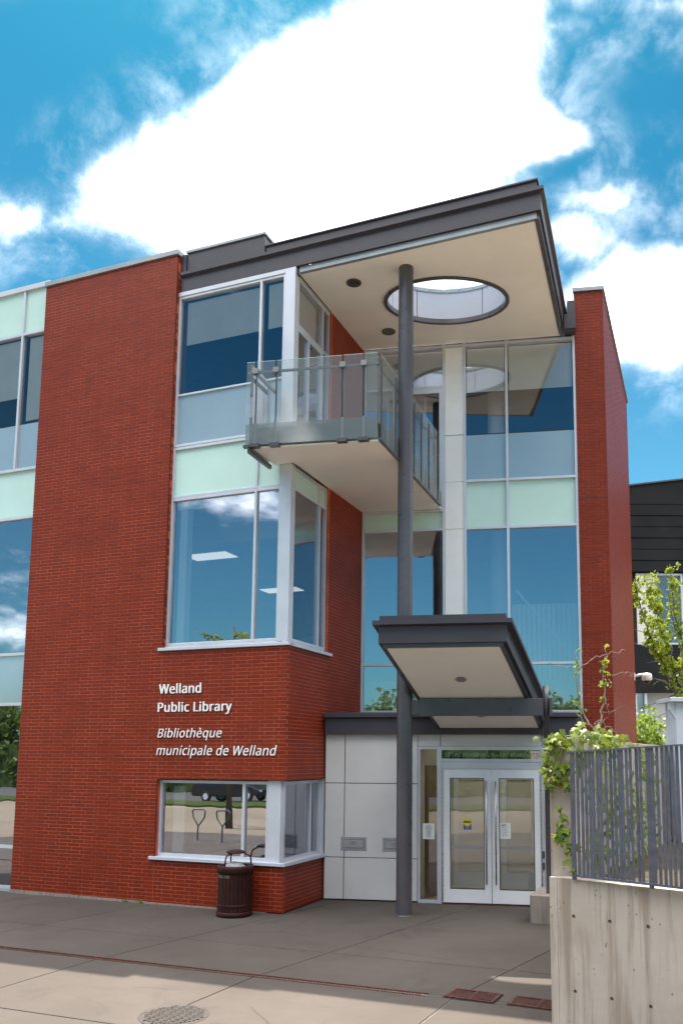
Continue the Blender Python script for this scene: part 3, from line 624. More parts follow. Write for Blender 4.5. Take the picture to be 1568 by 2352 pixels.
ex, ey = Vector((math.cos(ER), math.sin(ER), 0)), Vector((-math.sin(ER), math.cos(ER), 0))
def epoint(a, k=0.0): return EC + ex * (EA + k) * math.cos(a) + ey * (EB + k) * math.sin(a)
angs = [2 * math.pi * i / 72 for i in range(72)]
for c_ in SO:
    d_ = c_ - EC; angs.append(math.atan2(d_.dot(ey) / EB, d_.dot(ex) / EA) % (2 * math.pi))
angs.sort()
def ray_out(a):
    d_ = (epoint(a) - EC); best = None
    for i in range(4):
        p_, q_ = SO[i], SO[(i + 1) % 4]; e_ = q_ - p_; den = d_.x * e_.y - d_.y * e_.x
        if abs(den) < 1e-9: continue
        w_ = p_ - EC; tt = (w_.x * e_.y - w_.y * e_.x) / den; uu = (w_.x * d_.y - w_.y * d_.x) / den
        if tt > 0 and -1e-6 <= uu <= 1 + 1e-6 and (best is None or tt < best): best = tt
    return EC + d_ * best
g = MB(); gt = MB()
for a, b in zip(angs, angs[1:] + [angs[0] + 2 * math.pi]):
    if b - a < 1e-6: continue
    e1_, e2_, o1, o2 = epoint(a), epoint(b), ray_out(a % (2 * math.pi)), ray_out(b % (2 * math.pi))
    g.face([zz(e1_, RB), zz(e2_, RB), zz(o2, RB), zz(o1, RB)][::1]); gt.face([zz(e1_, 12.17), zz(o1, 12.17), zz(o2, 12.17), zz(e2_, 12.17)])
part('soffit', g, 'soffit', ROOF); part('roof_deck', gt, 'dark', ROOF)
g = MB(); n_ = 96
for i in range(n_):
    a, b = 2 * math.pi * i / n_, 2 * math.pi * (i + 1) / n_
    P_ = lambda t_, k, z: zz(epoint(t_, k), z)
    for (k0, z0, k1, z1) in ((0.012, RB - 0.002, 0.012, RB - 0.03), (0.012, RB - 0.03, -0.065, RB - 0.03), (-0.065, RB - 0.03, -0.065, RB + 0.06), (-0.065, RB + 0.06, -0.0, RB + 0.06)):
        g.face([P_(a, k0, z0), P_(b, k0, z0), P_(b, k1, z1), P_(a, k1, z1)])
part('opening_rim', g, 'steel', ROOF, False, True)
ZT = 12.42
seams = [math.radians(x) for x in (-20, 50, 118, 152, 215, 280)]
for sa, sb in zip(seams, seams[1:] + [seams[0] + 2 * math.pi]):
    g = MB(); k = max(6, int((sb - sa) / 0.06))
    for i in range(k):
        a, b = sa + 0.006 + (sb - sa - 0.012) * i / k, sa + 0.006 + (sb - sa - 0.012) * (i + 1) / k
        g.face([zz(epoint(b, -0.02), RB + 0.06), zz(epoint(a, -0.02), RB + 0.06), zz(epoint(a, -0.02), ZT - 0.07), zz(epoint(b, -0.02), ZT - 0.07)])
    part('drum_panel', g, 'drum', ROOF, True)
g = MB(); gb = MB()
for i in range(n_):
    a, b = 2 * math.pi * i / n_, 2 * math.pi * (i + 1) / n_
    gb.face([zz(epoint(b, 0.0), RB + 0.0), zz(epoint(a, 0.0), RB), zz(epoint(a, 0.0), ZT - 0.02), zz(epoint(b, 0.0), ZT - 0.02)])
    gb.face([zz(epoint(a, 0.03), 12.1), zz(epoint(b, 0.03), 12.1), zz(epoint(b, 0.03), ZT), zz(epoint(a, 0.03), ZT)])
part('drum_backing', gb, 'black', ROOF)
for i in range(24):
    g = MB(); a0, a1 = 2 * math.pi * i / 24 + 0.004, 2 * math.pi * (i + 1) / 24 - 0.004
    for j in range(4):
        a, b = a0 + (a1 - a0) * j / 4, a0 + (a1 - a0) * (j + 1) / 4
        for (k0, z0, k1, z1) in ((-0.035, ZT - 0.075, -0.035, ZT), (-0.035, ZT, 0.06, ZT + 0.01)):
            g.face([zz(epoint(b, k0), z0), zz(epoint(a, k0), z0), zz(epoint(a, k1), z1), zz(epoint(b, k1), z1)])
    part('rim_flashing', g, 'cap', ROOF, True)
for x, y in ((0.848, 0.78), (0.828, 2.70)):
    dl = part('downlight', MB().lathe((x, y, 0), [(0.145, RB - 0.003), (0.145, RB - 0.014), (0.118, RB - 0.014), (0.10, RB - 0.003)], 28, False), 'steel', ROOF, True)
    part('lamp_recess', MB().lathe((x, y, 0), [(0.118, RB - 0.004), (0.10, RB - 0.002)], 28), 'steel', dl)
# scupper box where the overhang meets the pier
g = MB(); g.box(FC, 4.38, 4.62, -0.32, 0.12, 11.70, 12.02); g.box(FC, 4.46, 4.62, -0.17, 0.10, 12.02, 12.40); part('scupper_box', g, 'dark', ROOF)
# tall column
COLB = Vector((1.944, 0.69, 0))
colm = part('column', MB().lathe(COLB, [(0.137, 0.0), (0.137, RB)], 40, False), 'steel', LIB, True)
part('base_collar', MB().lathe(COLB, [(0.15, 0.0), (0.15, 0.012), (0.138, 0.02)], 40, False), 'steel', colm, True)

# ------------------------------------------------------------------ balcony
BZ = 7.951
BAL = part('balcony', MB().prism([(-0.345, -0.775), (1.83, -0.36), (1.70, 3.63), (0.01, 3.27), (0.01, 0.05), (-0.375, 0.05)], BZ + 0.012, 8.33), 'railm', LIB)
part('soffit', MB().prism([(-0.335, -0.79), (1.845, -0.372), (1.705, 3.63), (0.012, 3.27), (0.012, 0.05), (-0.37, 0.05)], BZ, BZ + 0.03), 'soffit', BAL)
BF = Fr((-0.348, -0.85, 0), math.atan2(0.42, 2.204)); BLn = math.hypot(0.42, 2.204)
bc = BF.p(BLn, 0, 0); BR = Fr((bc.x, bc.y, 0), math.pi / 2 + math.atan2(0.14, 4.05)); be = BR.p(3.85, 0, 0)
GT, GB = 9.485, 7.985
gap = 0.012
posts = [0.075, 0.44, 1.625, 1.995]
ed = [-0.10] + posts + [BLn + 0.005]
for a, b in zip(ed[:-1], ed[1:]):
    p_ = flat(BAL, 'glass_panel', BF, a + gap, b - gap, GB, GT, 'rail', -0.03)
    flat(p_, 'frosted_strip', BF, a + gap, b - gap, GB + 0.01, 8.36, 'band', -0.026)
    part('glass_edge', MB().box(BF, a + gap, b - gap, -0.033, -0.024, GT, GT + 0.006), 'spandrel', p_)
rp = [0.06, 0.83, 1.95, 2.42, 2.95, 3.62]
for a, b in zip(rp[:-1], rp[1:]):
    p_ = flat(BAL, 'glass_panel', BR, a + gap, b - gap, GB, GT, 'rail', -0.03)
    flat(p_, 'frosted_strip', BR, a + gap, b - gap, GB + 0.01, 8.36, 'band', -0.026)
    part('glass_edge', MB().box(BR, a + gap, b - gap, -0.033, -0.024, GT, GT + 0.006), 'spandrel', p_)
BE = Fr((-0.40, -0.02, 0), -math.pi / 2 + 0.06)
p_ = flat(BAL, 'glass_panel', BE, 0.02, 0.82, GB - 0.1, GT, 'rail', -0.03); part('glass_shoe', MB().box(BE, 0.0, 0.84, -0.05, 0.01, GB - 0.13, GB - 0.06), 'steel', BAL)
for x in posts:
    b_ = part('baluster', MB().box(BF, x - 0.011, x + 0.011, 0.0, 0.04, 8.2, 9.30), 'steel', BAL)
    g = MB(); g.box(BF, x - 0.05, x + 0.05, -0.06, 0.03, 9.27, 9.36); part('clamp', g, 'railm', b_)
    part('bracket', MB().box(BF, x - 0.085, x + 0.085, -0.06, 0.05, 7.94, 8.0), 'steel', b_); part('stiffener', MB().box(BF, x - 0.035, x + 0.035, -0.02, 0.002, 8.0, 8.38), 'railm', b_)
for x in rp:
    b_ = part('baluster', MB().box(BR, x - 0.022, x + 0.022, -0.02, 0.02, 8.25, 9.30), 'railm', BAL); part('clamp', MB().box(BR, x - 0.007, x + 0.007, -0.045, -0.022, 7.97, 9.42), 'steel', b_)
part('handrail', MB().box(BF, -0.08, BLn, 0.02, 0.06, 9.31, 9.345), 'railm', BAL); part('handrail', MB().box(BR, 0.0, 3.85, 0.02, 0.06, 9.31, 9.345), 'railm', BAL)
part('handrail', MB().box(BE, 0.0, 0.80, 0.03, 0.07, 9.29, 9.345), 'railm', BAL)
part('glass_shoe', MB().box(BR, 0.0, 3.85, -0.05, 0.0, 7.945, 7.985), 'steel', BAL); part('glass_shoe', MB().box(BF, -0.12, 0.07 - 0.09, -0.05, 0.03, 7.94, 7.985), 'steel', BAL)

# ------------------------------------------------------------------ entrance wall
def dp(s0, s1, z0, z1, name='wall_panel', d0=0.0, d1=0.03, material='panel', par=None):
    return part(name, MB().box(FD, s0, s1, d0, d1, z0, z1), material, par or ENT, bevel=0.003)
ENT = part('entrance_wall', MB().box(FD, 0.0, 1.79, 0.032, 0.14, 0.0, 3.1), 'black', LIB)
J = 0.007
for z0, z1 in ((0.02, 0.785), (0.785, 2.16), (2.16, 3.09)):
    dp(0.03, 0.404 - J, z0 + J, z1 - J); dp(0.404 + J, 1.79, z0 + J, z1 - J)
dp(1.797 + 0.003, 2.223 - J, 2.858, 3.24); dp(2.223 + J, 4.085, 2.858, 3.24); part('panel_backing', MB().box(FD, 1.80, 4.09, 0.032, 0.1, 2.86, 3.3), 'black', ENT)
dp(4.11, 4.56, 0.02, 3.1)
FDr = Fr(FD.p(4.575, 0.0, 0), math.pi / 2 + PHI); part('return_wall', MB().box(FDr, 0.03, 1.7, 0.0, 0.1, 0, 3.1), 'panel', ENT)
# vestibule roof and its fascia
VP = [FD.p(0.03, -0.06, 0), FD.p(4.66, -0.06, 0), FD.p(4.66, 1.62, 0)]; VO = [-FD.n, (-FD.n + FD.x), FD.x]
vr = part('vestibule_roof', MB().prism([(v.x, v.y) for v in (FD.p(0.02, -0.05, 0), FD.p(4.64, -0.05, 0), FD.p(4.64, 1.66, 0), FD.p(0.35, 1.66, 0), FD.p(0.02, 1.6, 0))], 3.12, 3.46), 'dark', LIB)
part('fascia', MB().sweep(VP, VO, [(0.0, 3.075), (0.03, 3.075), (0.03, 3.37), (0.10, 3.40), (0.10, 3.47), (-0.05, 3.50), (-0.05, 3.40), (0.0, 3.36)]), 'dark', vr, fix=True)
g = MB(); g.box(FC, 4.30, 4.62, -0.30, -0.03, 3.27, 3.52); part('scupper_box', g, 'dark', vr)
# sidelight, doors, transom
g = MB(); g.box(FD, 1.80, 1.845, -0.02, 0.08, 0.0, 2.85); g.box(FD, 2.16, 2.245, -0.03, 0.08, 0.0, 2.85); g.box(FD, 1.845, 2.16, -0.018, 0.078, 0.0, 0.055); g.box(FD, 1.845, 2.16, -0.018, 0.078, 2.80, 2.85)
g.box(FD, 4.065, 4.105, -0.03, 0.08, 0.0, 2.85); g.box(FD, 2.245, 4.065, -0.028, 0.078, 2.79, 2.85); g.box(FD, 2.245, 4.065, -0.028, 0.078, 2.575, 2.63); g.box(FD, 2.245, 4.065, -0.018, 0.078, 2.455, 2.575)
g.box(FD, 2.245, 4.065, -0.034, 0.02, 2.437, 2.452)
df_ = part('door_frame', g, 'alu', LIB, bevel=0.003)
flat(df_, 'pane', FD, 1.84, 2.165, 0.05, 2.81, 'clear', 0.03); tp = flat(df_, 'transom_pane', FD, 2.24, 4.07, 2.62, 2.80, 'glass', 0.03)
part('transom_backing', MB().box(FD, 2.24, 4.07, 0.12, 0.14, 2.62, 2.80), 'black', df_)
text('address_lettering', '50 THE BOARDWALK\u2014LA PROMENADE', FD, 2.295, 0.022, 2.668, 1.735, 0.072, 'signtext', df_, 0, 0.004, 0.001, 1.08)
for s0, s1, hs in ((2.258, 3.152, 3.066), (3.166, 4.058, 3.236)):
    gl0, gl1 = (2.40, 3.03) if s0 < 3 else (3.297, 3.932)
    g = MB(); g.box(FD, s0, gl0, -0.03, 0.02, 0.03, 2.43); g.box(FD, gl1, s1, -0.03, 0.02, 0.03, 2.43); g.box(FD, gl0, gl1, -0.03, 0.02, 0.03, 0.275); g.box(FD, gl0, gl1, -0.03, 0.02, 2.275, 2.43)
    dr = part('door', g, 'panelcol', LIB, bevel=0.003)
    flat(dr, 'door_glass', FD, gl0, gl1, 0.275, 2.275, 'clear', 0.0)
    g = MB()
    for x0, x1, z0, z1 in ((gl0, gl0 + 0.012, 0.275, 2.275), (gl1 - 0.012, gl1, 0.275, 2.275), (gl0 + 0.012, gl1 - 0.012, 0.275, 0.287), (gl0 + 0.012, gl1 - 0.012, 2.263, 2.275)): g.box(FD, x0, x1, -0.033, -0.02, z0, z1)
    part('glazing_bead', g, 'black', dr)
    part('push_bar', MB().box(FD, gl0, gl1, 0.05, 0.09, 0.985, 1.04), 'alu', dr)
    g = MB(); g.tube([FD.p(hs, -0.085, 0.37), FD.p(hs, -0.085, 2.225)], 0.016, 10)
    for z in (0.55, 1.3, 2.05): g.tube([FD.p(hs, -0.085, z), FD.p(hs, -0.03, z)], 0.009, 8)
    part('handle', g, 'stainless', dr, True)
    hx = s0 + 0.004 if s0 < 3 else s1 - 0.004
    for z in [0.15 + 0.085 * i for i in range(27)]: pass
    g = MB()
    for i in range(30): g.box(FD, hx - 0.012, hx + 0.012, -0.042, -0.03, 0.06 + i * 0.079, 0.06 + i * 0.079 + 0.068)
    part('hinge', g, 'stainless', dr)
part('threshold', MB().box(FD, 2.25, 4.06, -0.05, 0.05, 0.0, 0.014), 'iron', df_)
g = MB(); g.box(FD, 4.06, 4.11, -0.06, -0.03, 0.86, 0.98); g.box(FD, 4.06, 4.11, -0.06, -0.03, 0.66, 0.78); part('door_opener', g, 'steel', df_)
# vestibule interior
FI = Fr(FD.p(0, 2.1, 0), PHI)
g = MB(); g.box(FI, 1.2, 4.9, 0.0, 0.1, 0.0, 3.1); g.box(Fr(FD.p(4.56, 0.1, 0), PHI + math.pi / 2), 0.0, 2.0, 0.0, 0.05, 0, 3.1); g.box(Fr(FD.p(1.70, 0.1, 0), PHI + math.pi / 2), 0.0, 2.0, 0.0, 0.05, 0, 3.1)
part('interior_wall', g, 'beige', LIB)
for s in (2.3, 3.3):
    g = MB(); g.box(FI, s, s + 0.1, -0.06, -0.01, 0, 2.3); g.box(FI, s + 0.75, s + 0.85, -0.06, -0.01, 0, 2.3); g.box(FI, s + 0.1, s + 0.75, -0.06, -0.01, 2.2, 2.3); g.box(FI, s + 0.1, s + 0.75, -0.06, -0.01, 0, 0.3)
    part('inner_door', g, 'panelcol', LIB)
g = MB(); g.box(Fr(FD.p(1.9, 0.5, 0), PHI + 0.9), 0, 0.34, 0, 0.04, 0, 2.5); part('inner_door', g, 'wood', LIB)
part('interior_floor', MB().prism([(v.x, v.y) for v in (FD.p(1.7, 0.1, 0), FD.p(4.55, 0.1, 0), FD.p(4.55, 2.1, 0), FD.p(1.7, 2.1, 0))], -0.02, 0.008), 'beige', LIB)
vl = part('ceiling_light', MB().box(FD, 2.6, 3.7, 0.7, 1.3, 3.02, 3.09), 'alu', LIB); part('diffuser', MB().box(FD, 2.65, 3.65, 0.75, 1.25, 3.005, 3.015), 'lobby_fill', vl)  # added fill light for the vestibule, not a known fixture
# book return slots
for s, words in ((0.345, ['BOOK RETURN']), (1.14, ['AUDIO VISUAL', 'RETURN'])):
    br = part('book_return', MB().box(FD, s, s + 0.49, -0.006, 0.0, 0.91, 1.163), 'plate', LIB, bevel=0.002)
    g = MB(); g.box(FD, s + 0.045, s + 0.445, -0.009, -0.006, 0.962, 1.122); part('slot_gap', g, 'black', br)
    fl = part('flap', MB().box(FD, s + 0.05, s + 0.44, -0.018, -0.009, 0.968, 1.117), 'plate', br)
    part('pull', MB().box(FD, s + 0.20, s + 0.29, -0.04, -0.018, 1.085, 1.095), 'stainless', fl)
    for i, wd_ in enumerate(words): text('lettering', wd_, FD, s + 0.17, -0.0185, 1.022 - 0.03 * i - (0 if len(words) == 1 else -0.01), 0.15 if i == 0 else 0.08, 0.018, 'ink', fl, 0, 0.01, 0.0005)
    for q_ in (0.02, 0.245, 0.47):
        for z in (0.935, 1.14): part('screw', MB().box(FD, s + q_ - 0.006, s + q_ + 0.006, -0.01, -0.006, z - 0.006, z + 0.006), 'steel', br)

# ------------------------------------------------------------------ sloping entrance canopy
def cs(t_): return 2.212 - 0.187 * t_, 4.068 - 0.214 * t_, 3.165 + 0.391 * t_
TF = 2.98
L0, R0, z0_ = cs(0.0); L1, R1, z1_ = cs(TF)
CAN = part('canopy', MB().hexa([FD.p(L1 - 0.02, -TF - 0.02, z1_ + 0.05), FD.p(R1 + 0.02, -TF - 0.02, z1_ + 0.05), FD.p(R0 + 0.02, 0, z0_ + 0.05), FD.p(L0 - 0.02, 0, z0_ + 0.05),
                              FD.p(L1 - 0.02, -TF - 0.02, z1_ + 0.3), FD.p(R1 + 0.02, -TF - 0.02, z1_ + 0.3), FD.p(R0 + 0.02, 0, z0_ + 0.3), FD.p(L0 - 0.02, 0, z0_ + 0.3)]) or None, 'dark', LIB) if False else None
g = MB(); g.hexa([FD.p(L1 - 0.02, -TF - 0.02, z1_ + 0.05), FD.p(R1 + 0.02, -TF - 0.02, z1_ + 0.05), FD.p(R0 + 0.02, -0.08, z0_ + 0.08), FD.p(L0 - 0.02, -0.08, z0_ + 0.08),
                 FD.p(L1 - 0.02, -TF - 0.02, z1_ + 0.36), FD.p(R1 + 0.02, -TF - 0.02, z1_ + 0.36), FD.p(R0 + 0.02, -0.08, z0_ + 0.36), FD.p(L0 - 0.02, -0.08, z0_ + 0.36)])
CAN = part('canopy', g, 'dark', LIB)
g = MB(); g.face([FD.p(L0, -0.002, z0_), FD.p(R0, -0.002, z0_), FD.p(R1, -TF, z1_), FD.p(L1, -TF, z1_)]); part('soffit', g, 'soffit', CAN)
ob = -0.07
cp = [FD.p(*(lambda a: (a[0], ob, a[2] - 0.027))(cs(0.0))), FD.p(L1, -TF, z1_), FD.p(R1, -TF, z1_), FD.p(R0, ob, z0_ + 0.027)]
cp[0] = FD.p(L0, ob, z0_ + 0.027)
lft = (-FD.x).normalized(); rgt = FD.x; fwd = -FD.n
co_ = [lft, lft + fwd, rgt + fwd, rgt]
part('trim', MB().sweep(cp, co_, [(-0.02, -0.012), (0.035, -0.012), (0.035, 0.06), (-0.02, 0.06)]), 'steel', CAN, fix=True)
part('fascia', MB().sweep(cp, co_, [(0.03, 0.055), (0.09, 0.055), (0.09, 0.31), (0.175, 0.335), (0.175, 0.40), (0.0, 0.415), (0.0, 0.33), (0.03, 0.31)]), 'dark', CAN, fix=True)
part('roof_curb', MB().sweep(cp, co_, [(0.05, 0.405), (0.08, 0.405), (0.08, 0.485), (0.05, 0.485)]), 'dark', CAN, fix=True)
for t_ in (1.95, 0.62):
    l_, r_, z_ = cs(t_); c_ = FD.p((l_ + r_) / 2, -t_, z_)
    g = MB(); n0 = Vector((0, 0, -1)); sl_ = 0.391
    for k in range(24):
        a, b = 2 * math.pi * k / 24, 2 * math.pi * (k + 1) / 24
        def rp_(r, a_, dz): 
            u = FD.x * r * math.cos(a_) + FD.n * r * math.sin(a_); return c_ + u + Vector((0, 0, -sl_ * r * math.sin(a_) + dz))
        g.face([rp_(0.095, a, -0.003), rp_(0.095, b, -0.003), rp_(0.07, b, -0.012), rp_(0.07, a, -0.012)]); g.face([rp_(0.07, a, -0.012), rp_(0.07, b, -0.012), rp_(0.05, b, -0.003), rp_(0.05, a, -0.003)])
        g.face([rp_(0.05, a, -0.003), rp_(0.05, b, -0.003), rp_(0.0, b, -0.002)])
    part('downlight', g, 'stainless', CAN, True)
bt = 1.30
g = MB(); g.box(FD, 1.99, 4.09, -bt - 0.05, -bt + 0.07, 3.36, 3.652); part('beam', g, 'steel', LIB, bevel=0.004)
part('beam_plate', MB().box(FD, 1.83, 1.99, -bt - 0.02, -bt + 0.04, 3.385, 3.628), 'steel', LIB); part('beam_plate', MB().box(FD, 4.19, 4.24, -bt - 0.06, -bt + 0.08, 3.373, 3.66), 'steel', LIB)
pst = part('canopy_post', MB().lathe(FD.p(4.137, -bt + 0.01, 0), [(0.047, 0.42), (0.047, 3.39), (0.052, 3.392), (0.052, 3.86), (0.0, 3.861)], 20, False), 'steel', LIB, True)
part('plinth', MB().prism([(4.05, 0.86), (4.75, 0.86), (4.75, 1.80), (4.05, 1.80)], -0.02, 0.44), 'plinth', LIB, bevel=0.01)

# lettering on the brick
for body, s, z, w, h, sh, bo in (('Welland', -2.645, 3.800, 0.905, 0.185, 0, 0.024), ('Public Library', -2.655, 3.462, 1.57, 0.18, 0, 0.024),
                                 ('Biblioth\u00e8que', -2.645, 2.990, 1.37, 0.172, 0.22, 0.007), ('municipale de Welland', -2.655, 2.670, 2.50, 0.178, 0.22, 0.007)):
    text('lettering', body, FA, s, -0.012, z, w, h, 'letter', LIB, sh, bo, 0.012, 1.05)

# ------------------------------------------------------------------ things at the entrance
def notice(name, label, s, z0, z1, s1, lines, extra=None):
    r = thing(name, label, 'notice', FD.p(s, 0, z0))
    part('sheet', MB().box(FD, s, s1, -0.003, -0.001, z0, z1), 'paper', r)
    g = MB(); rr = random.Random(len(label))
    for i in range(lines):
        z = z1 - 0.03 - (z1 - z0 - 0.05) * i / lines; w = (s1 - s) * rr.uniform(0.25, 0.62); c_ = (s + s1) / 2
        g.box(FD, c_ - w / 2, c_ + w / 2, -0.0042, -0.0032, z, z + 0.006)
    part('print', g, 'ink', r); return r
n1_ = notice('paper_notice', 'white paper notice of opening hours taped inside the narrow glass beside the doors', 1.888, 1.148, 1.435, 2.108, 15)
n1_.location += FD.n * 0.024
n2_ = notice('paper_notice', 'white paper notice with a small emblem on the right-hand door glass', 3.293, 1.184, 1.468, 3.503, 8)
g = MB(); g.box(FD, 3.34, 3.375, -0.0045, -0.0033, 1.41, 1.44); g.box(FD, 3.385, 3.41, -0.0045, -0.0033, 1.41, 1.44); part('emblem', g, 'orange', n2_)
st = thing('door_sticker', 'round yellow caution sticker over a blue label on the left door glass', 'sticker', FD.p(2.715, 0, 1.337))
part('blue_label', MB().box(FD, 2.643, 2.788, -0.003, -0.001, 1.337, 1.45), 'blue', st)
g = MB(); cc = [FD.p(2.715 + 0.074 * math.cos(2 * math.pi * k / 32), -0.0045, 1.474 + 0.074 * math.sin(2 * math.pi * k / 32)) for k in range(32)]; g.face(cc); part('yellow_disc', g, 'yellow', st)
part('black_band', MB().box(FD, 2.645, 2.786, -0.0058, -0.005, 1.458, 1.494), 'black', st)
text('lettering', 'CAUTION', FD, 2.655, -0.0062, 1.466, 0.12, 0.021, 'yellow', st, 0, 0.01, 0.0003)
text('lettering', 'AUTOMATIC', FD, 2.655, -0.0034, 1.378, 0.12, 0.017, 'paper', st, 0, 0, 0.0003); text('lettering', 'DOOR', FD, 2.685, -0.0034, 1.35, 0.06, 0.017, 'paper', st, 0, 0, 0.0003)

# litter bin
BC = Vector((-0.70, -0.37, 0))
bn = thing('litter_bin', 'dark brown slatted litter bin with a domed hood against the brick wall', 'litter bin', BC)
part('liner', MB().lathe(BC, [(0.262, 0.05), (0.262, 0.78), (0.235, 0.78), (0.235, 0.45)], 36, False), 'bin', bn, True)
part('base_ring', MB().lathe(BC, [(0.285, 0.0), (0.298, 0.01), (0.298, 0.075), (0.285, 0.085), (0.2, 0.085), (0.2, 0.0)], 40, False), 'bin', bn, True)
part('top_ring', MB().lathe(BC, [(0.290, 0.70), (0.306, 0.715), (0.306, 0.80), (0.298, 0.825), (0.27, 0.832), (0.22, 0.818), (0.22, 0.79)], 40, False), 'bin', bn, True)
part('band', MB().lathe(BC, [(0.283, 0.16), (0.289, 0.165), (0.289, 0.205), (0.283, 0.21)], 40, False), 'bin', bn, True)
g = MB(); g.box(FW, -0.030, 0.030, -0.014, 0.008, 0.07, 0.72); sm = g.mesh('slat'); sm.materials.append(M['bin'])
for k in range(26):
    a = 2 * math.pi * k / 26; o = bpy.data.objects.new('slat', sm); COL.objects.link(o); o.parent = bn
    o.location = (0.272 * math.cos(a), 0.272 * math.sin(a), 0); o.rotation_euler = (0, 0, a + math.pi / 2)
g = MB()
for a0, a1 in ((-2.35, -1.75), (-1.70, -1.35)):
    k = 8
    for i in range(k):
        a, b = a0 + (a1 - a0) * i / k, a0 + (a1 - a0) * (i + 1) / k
        g.face([BC + Vector((0.293 * math.cos(a), 0.293 * math.sin(a), 0.64)), BC + Vector((0.293 * math.cos(b), 0.293 * math.sin(b), 0.64)), BC + Vector((0.293 * math.cos(b), 0.293 * math.sin(b), 0.69)), BC + Vector((0.293 * math.cos(a), 0.293 * math.sin(a), 0.69))])
part('label_strip', g, 'bark', bn)
part('hood', MB().lathe(BC, [(0.02, 1.022), (0.14, 1.024), (0.168, 1.034), (0.155, 1.052), (0.10, 1.074), (0.05, 1.083), (0.0, 1.085)], 32), 'bin', bn, True)
for k in range(3):
    a = -1.75 + k * 2 * math.pi / 3; d_ = Vector((math.cos(a), math.sin(a), 0))
    part('hood_arm', MB().tube([BC + d_ * 0.262 + Vector((0, 0, 0.80)), BC + d_ * 0.258 + Vector((0, 0, 0.92)), BC + d_ * 0.235 + Vector((0, 0, 0.985)), BC + d_ * 0.14 + Vector((0, 0, 1.026))], 0.013, 8), 'bin', bn, True)
g = MB(); rr = random.Random(5)
prof = [(0.20 - 0.03 * i + rr.uniform(-0.01, 0.01), 0.79 + 0.02 * i) for i in range(5)] + [(0.0, 0.88)]
g.lathe(BC + Vector((0.0, -0.02, 0)), prof, 14, False)
for v in g.v: v += Vector((rr.uniform(-0.015, 0.015), rr.uniform(-0.015, 0.015), rr.uniform(-0.012, 0.012)))
part('bin_bag', g, 'bag', bn, True)

# ------------------------------------------------------------------ drains and cover
td = thing('trench_drain', 'long rusty slotted trench drain crossing the pavement in front of the library', 'drain', (-2.0, -3.595, 0))
part('channel', MB().box(FW, -13, 3.77, -3.655, -3.535, -0.06, -0.03), 'black', td)
part('edge_rail', MB().box(FW, -13, 3.77, -3.656, -3.634, -0.05, 0.003), 'iron', td); part('edge_rail', MB().box(FW, -13, 3.77, -3.556, -3.534, -0.05, 0.003), 'iron', td)
g = MB()
for i in range(330): g.box(FW, -9 + i * 0.0385, -9 + i * 0.0385 + 0.014, -3.634, -3.556, -0.03, -0.004)
part('grate_bars', g, 'iron', td, kind='stuff')
def grate(cx, cy, wx, wy, ang, label):
    fr = Fr((cx, cy, 0), ang); r = thing('drain_grate', label, 'drain grate', (cx, cy, 0), 'square rusty drain grates')
    g = MB(); w = 0.03
    part('pit', MB().box(fr, -wx / 2 - 0.02, wx / 2 + 0.02, -wy / 2 - 0.02, wy / 2 + 0.02, -0.002, 0.0015), 'black', r)
    g.box(fr, -wx / 2, wx / 2, -wy / 2, -wy / 2 + w, 0.002, 0.016); g.box(fr, -wx / 2, wx / 2, wy / 2 - w, wy / 2, 0.002, 0.016); g.box(fr, -wx / 2, -wx / 2 + w, -wy / 2 + w, wy / 2 - w, 0.002, 0.016); g.box(fr, wx / 2 - w, wx / 2, -wy / 2 + w, wy / 2 - w, 0.002, 0.016)
    g.box(fr, -0.012, 0.012, -wy / 2 + w, wy / 2 - w, 0.002, 0.0155)
    part('frame', g, 'iron', r)
    for sx in (-1, 1):
        for i in range(8):
            y = -wy / 2 + w + 0.02 + i * (wy - 2 * w - 0.04) / 7.5
            a, b = (0.012, wx / 2 - w) if sx > 0 else (-wx / 2 + w, -0.012)
            part('bar', MB().hexa([fr.p(a, y, 0.002), fr.p(b, y + 0.03 * sx, 0.002), fr.p(b, y + 0.018 + 0.03 * sx, 0.002), fr.p(a, y + 0.018, 0.002), fr.p(a, y, 0.013), fr.p(b, y + 0.03 * sx, 0.013), fr.p(b, y + 0.018 + 0.03 * sx, 0.013), fr.p(a, y + 0.018, 0.013)]) or gb, 'iron', r) if False else None
            h = MB(); h.hexa([fr.p(a, y, 0.002), fr.p(b, y + 0.03 * sx, 0.002), fr.p(b, y + 0.018 + 0.03 * sx, 0.002), fr.p(a, y + 0.018, 0.002), fr.p(a, y, 0.013), fr.p(b, y + 0.03 * sx, 0.013), fr.p(b, y + 0.018 + 0.03 * sx, 0.013), fr.p(a, y + 0.018, 0.013)])
            part('bar', h, 'iron', r)
grate(4.27, -3.46, 0.56, 0.36, math.radians(-4), 'rusty iron drain grate at the end of the trench drain, fully in view')
grate(5.02, -3.49, 0.62, 0.34, math.radians(-4), 'rusty iron drain grate half hidden by the concrete wall')
MC = Vector((1.585, -5.255, 0))
mh = thing('manhole_cover', 'round studded iron manhole cover in the sunlit pavement', 'manhole cover', MC)
part('cover', MB().lathe(MC, [(0.36, -0.01), (0.36, 0.003), (0.335, 0.004), (0.33, 0.002), (0.0, 0.002)], 48, False), 'castiron', mh)
g = MB(); st_ = 0.047
for i in range(-8, 9):
    for j in range(-8, 9):
        x, y = i * st_ + (st_ / 2 if j % 2 else 0), j * st_ * 0.8
        if math.hypot(x, y) > 0.315: continue
        g.box(Fr((MC.x + x, MC.y + y, 0), 0.5 if (i + j) % 2 else -0.9), -0.017, 0.017, -0.011, 0.011, 0.002, 0.011, skip=(5,))
part('studs', g, 'stud', mh, kind='stuff')

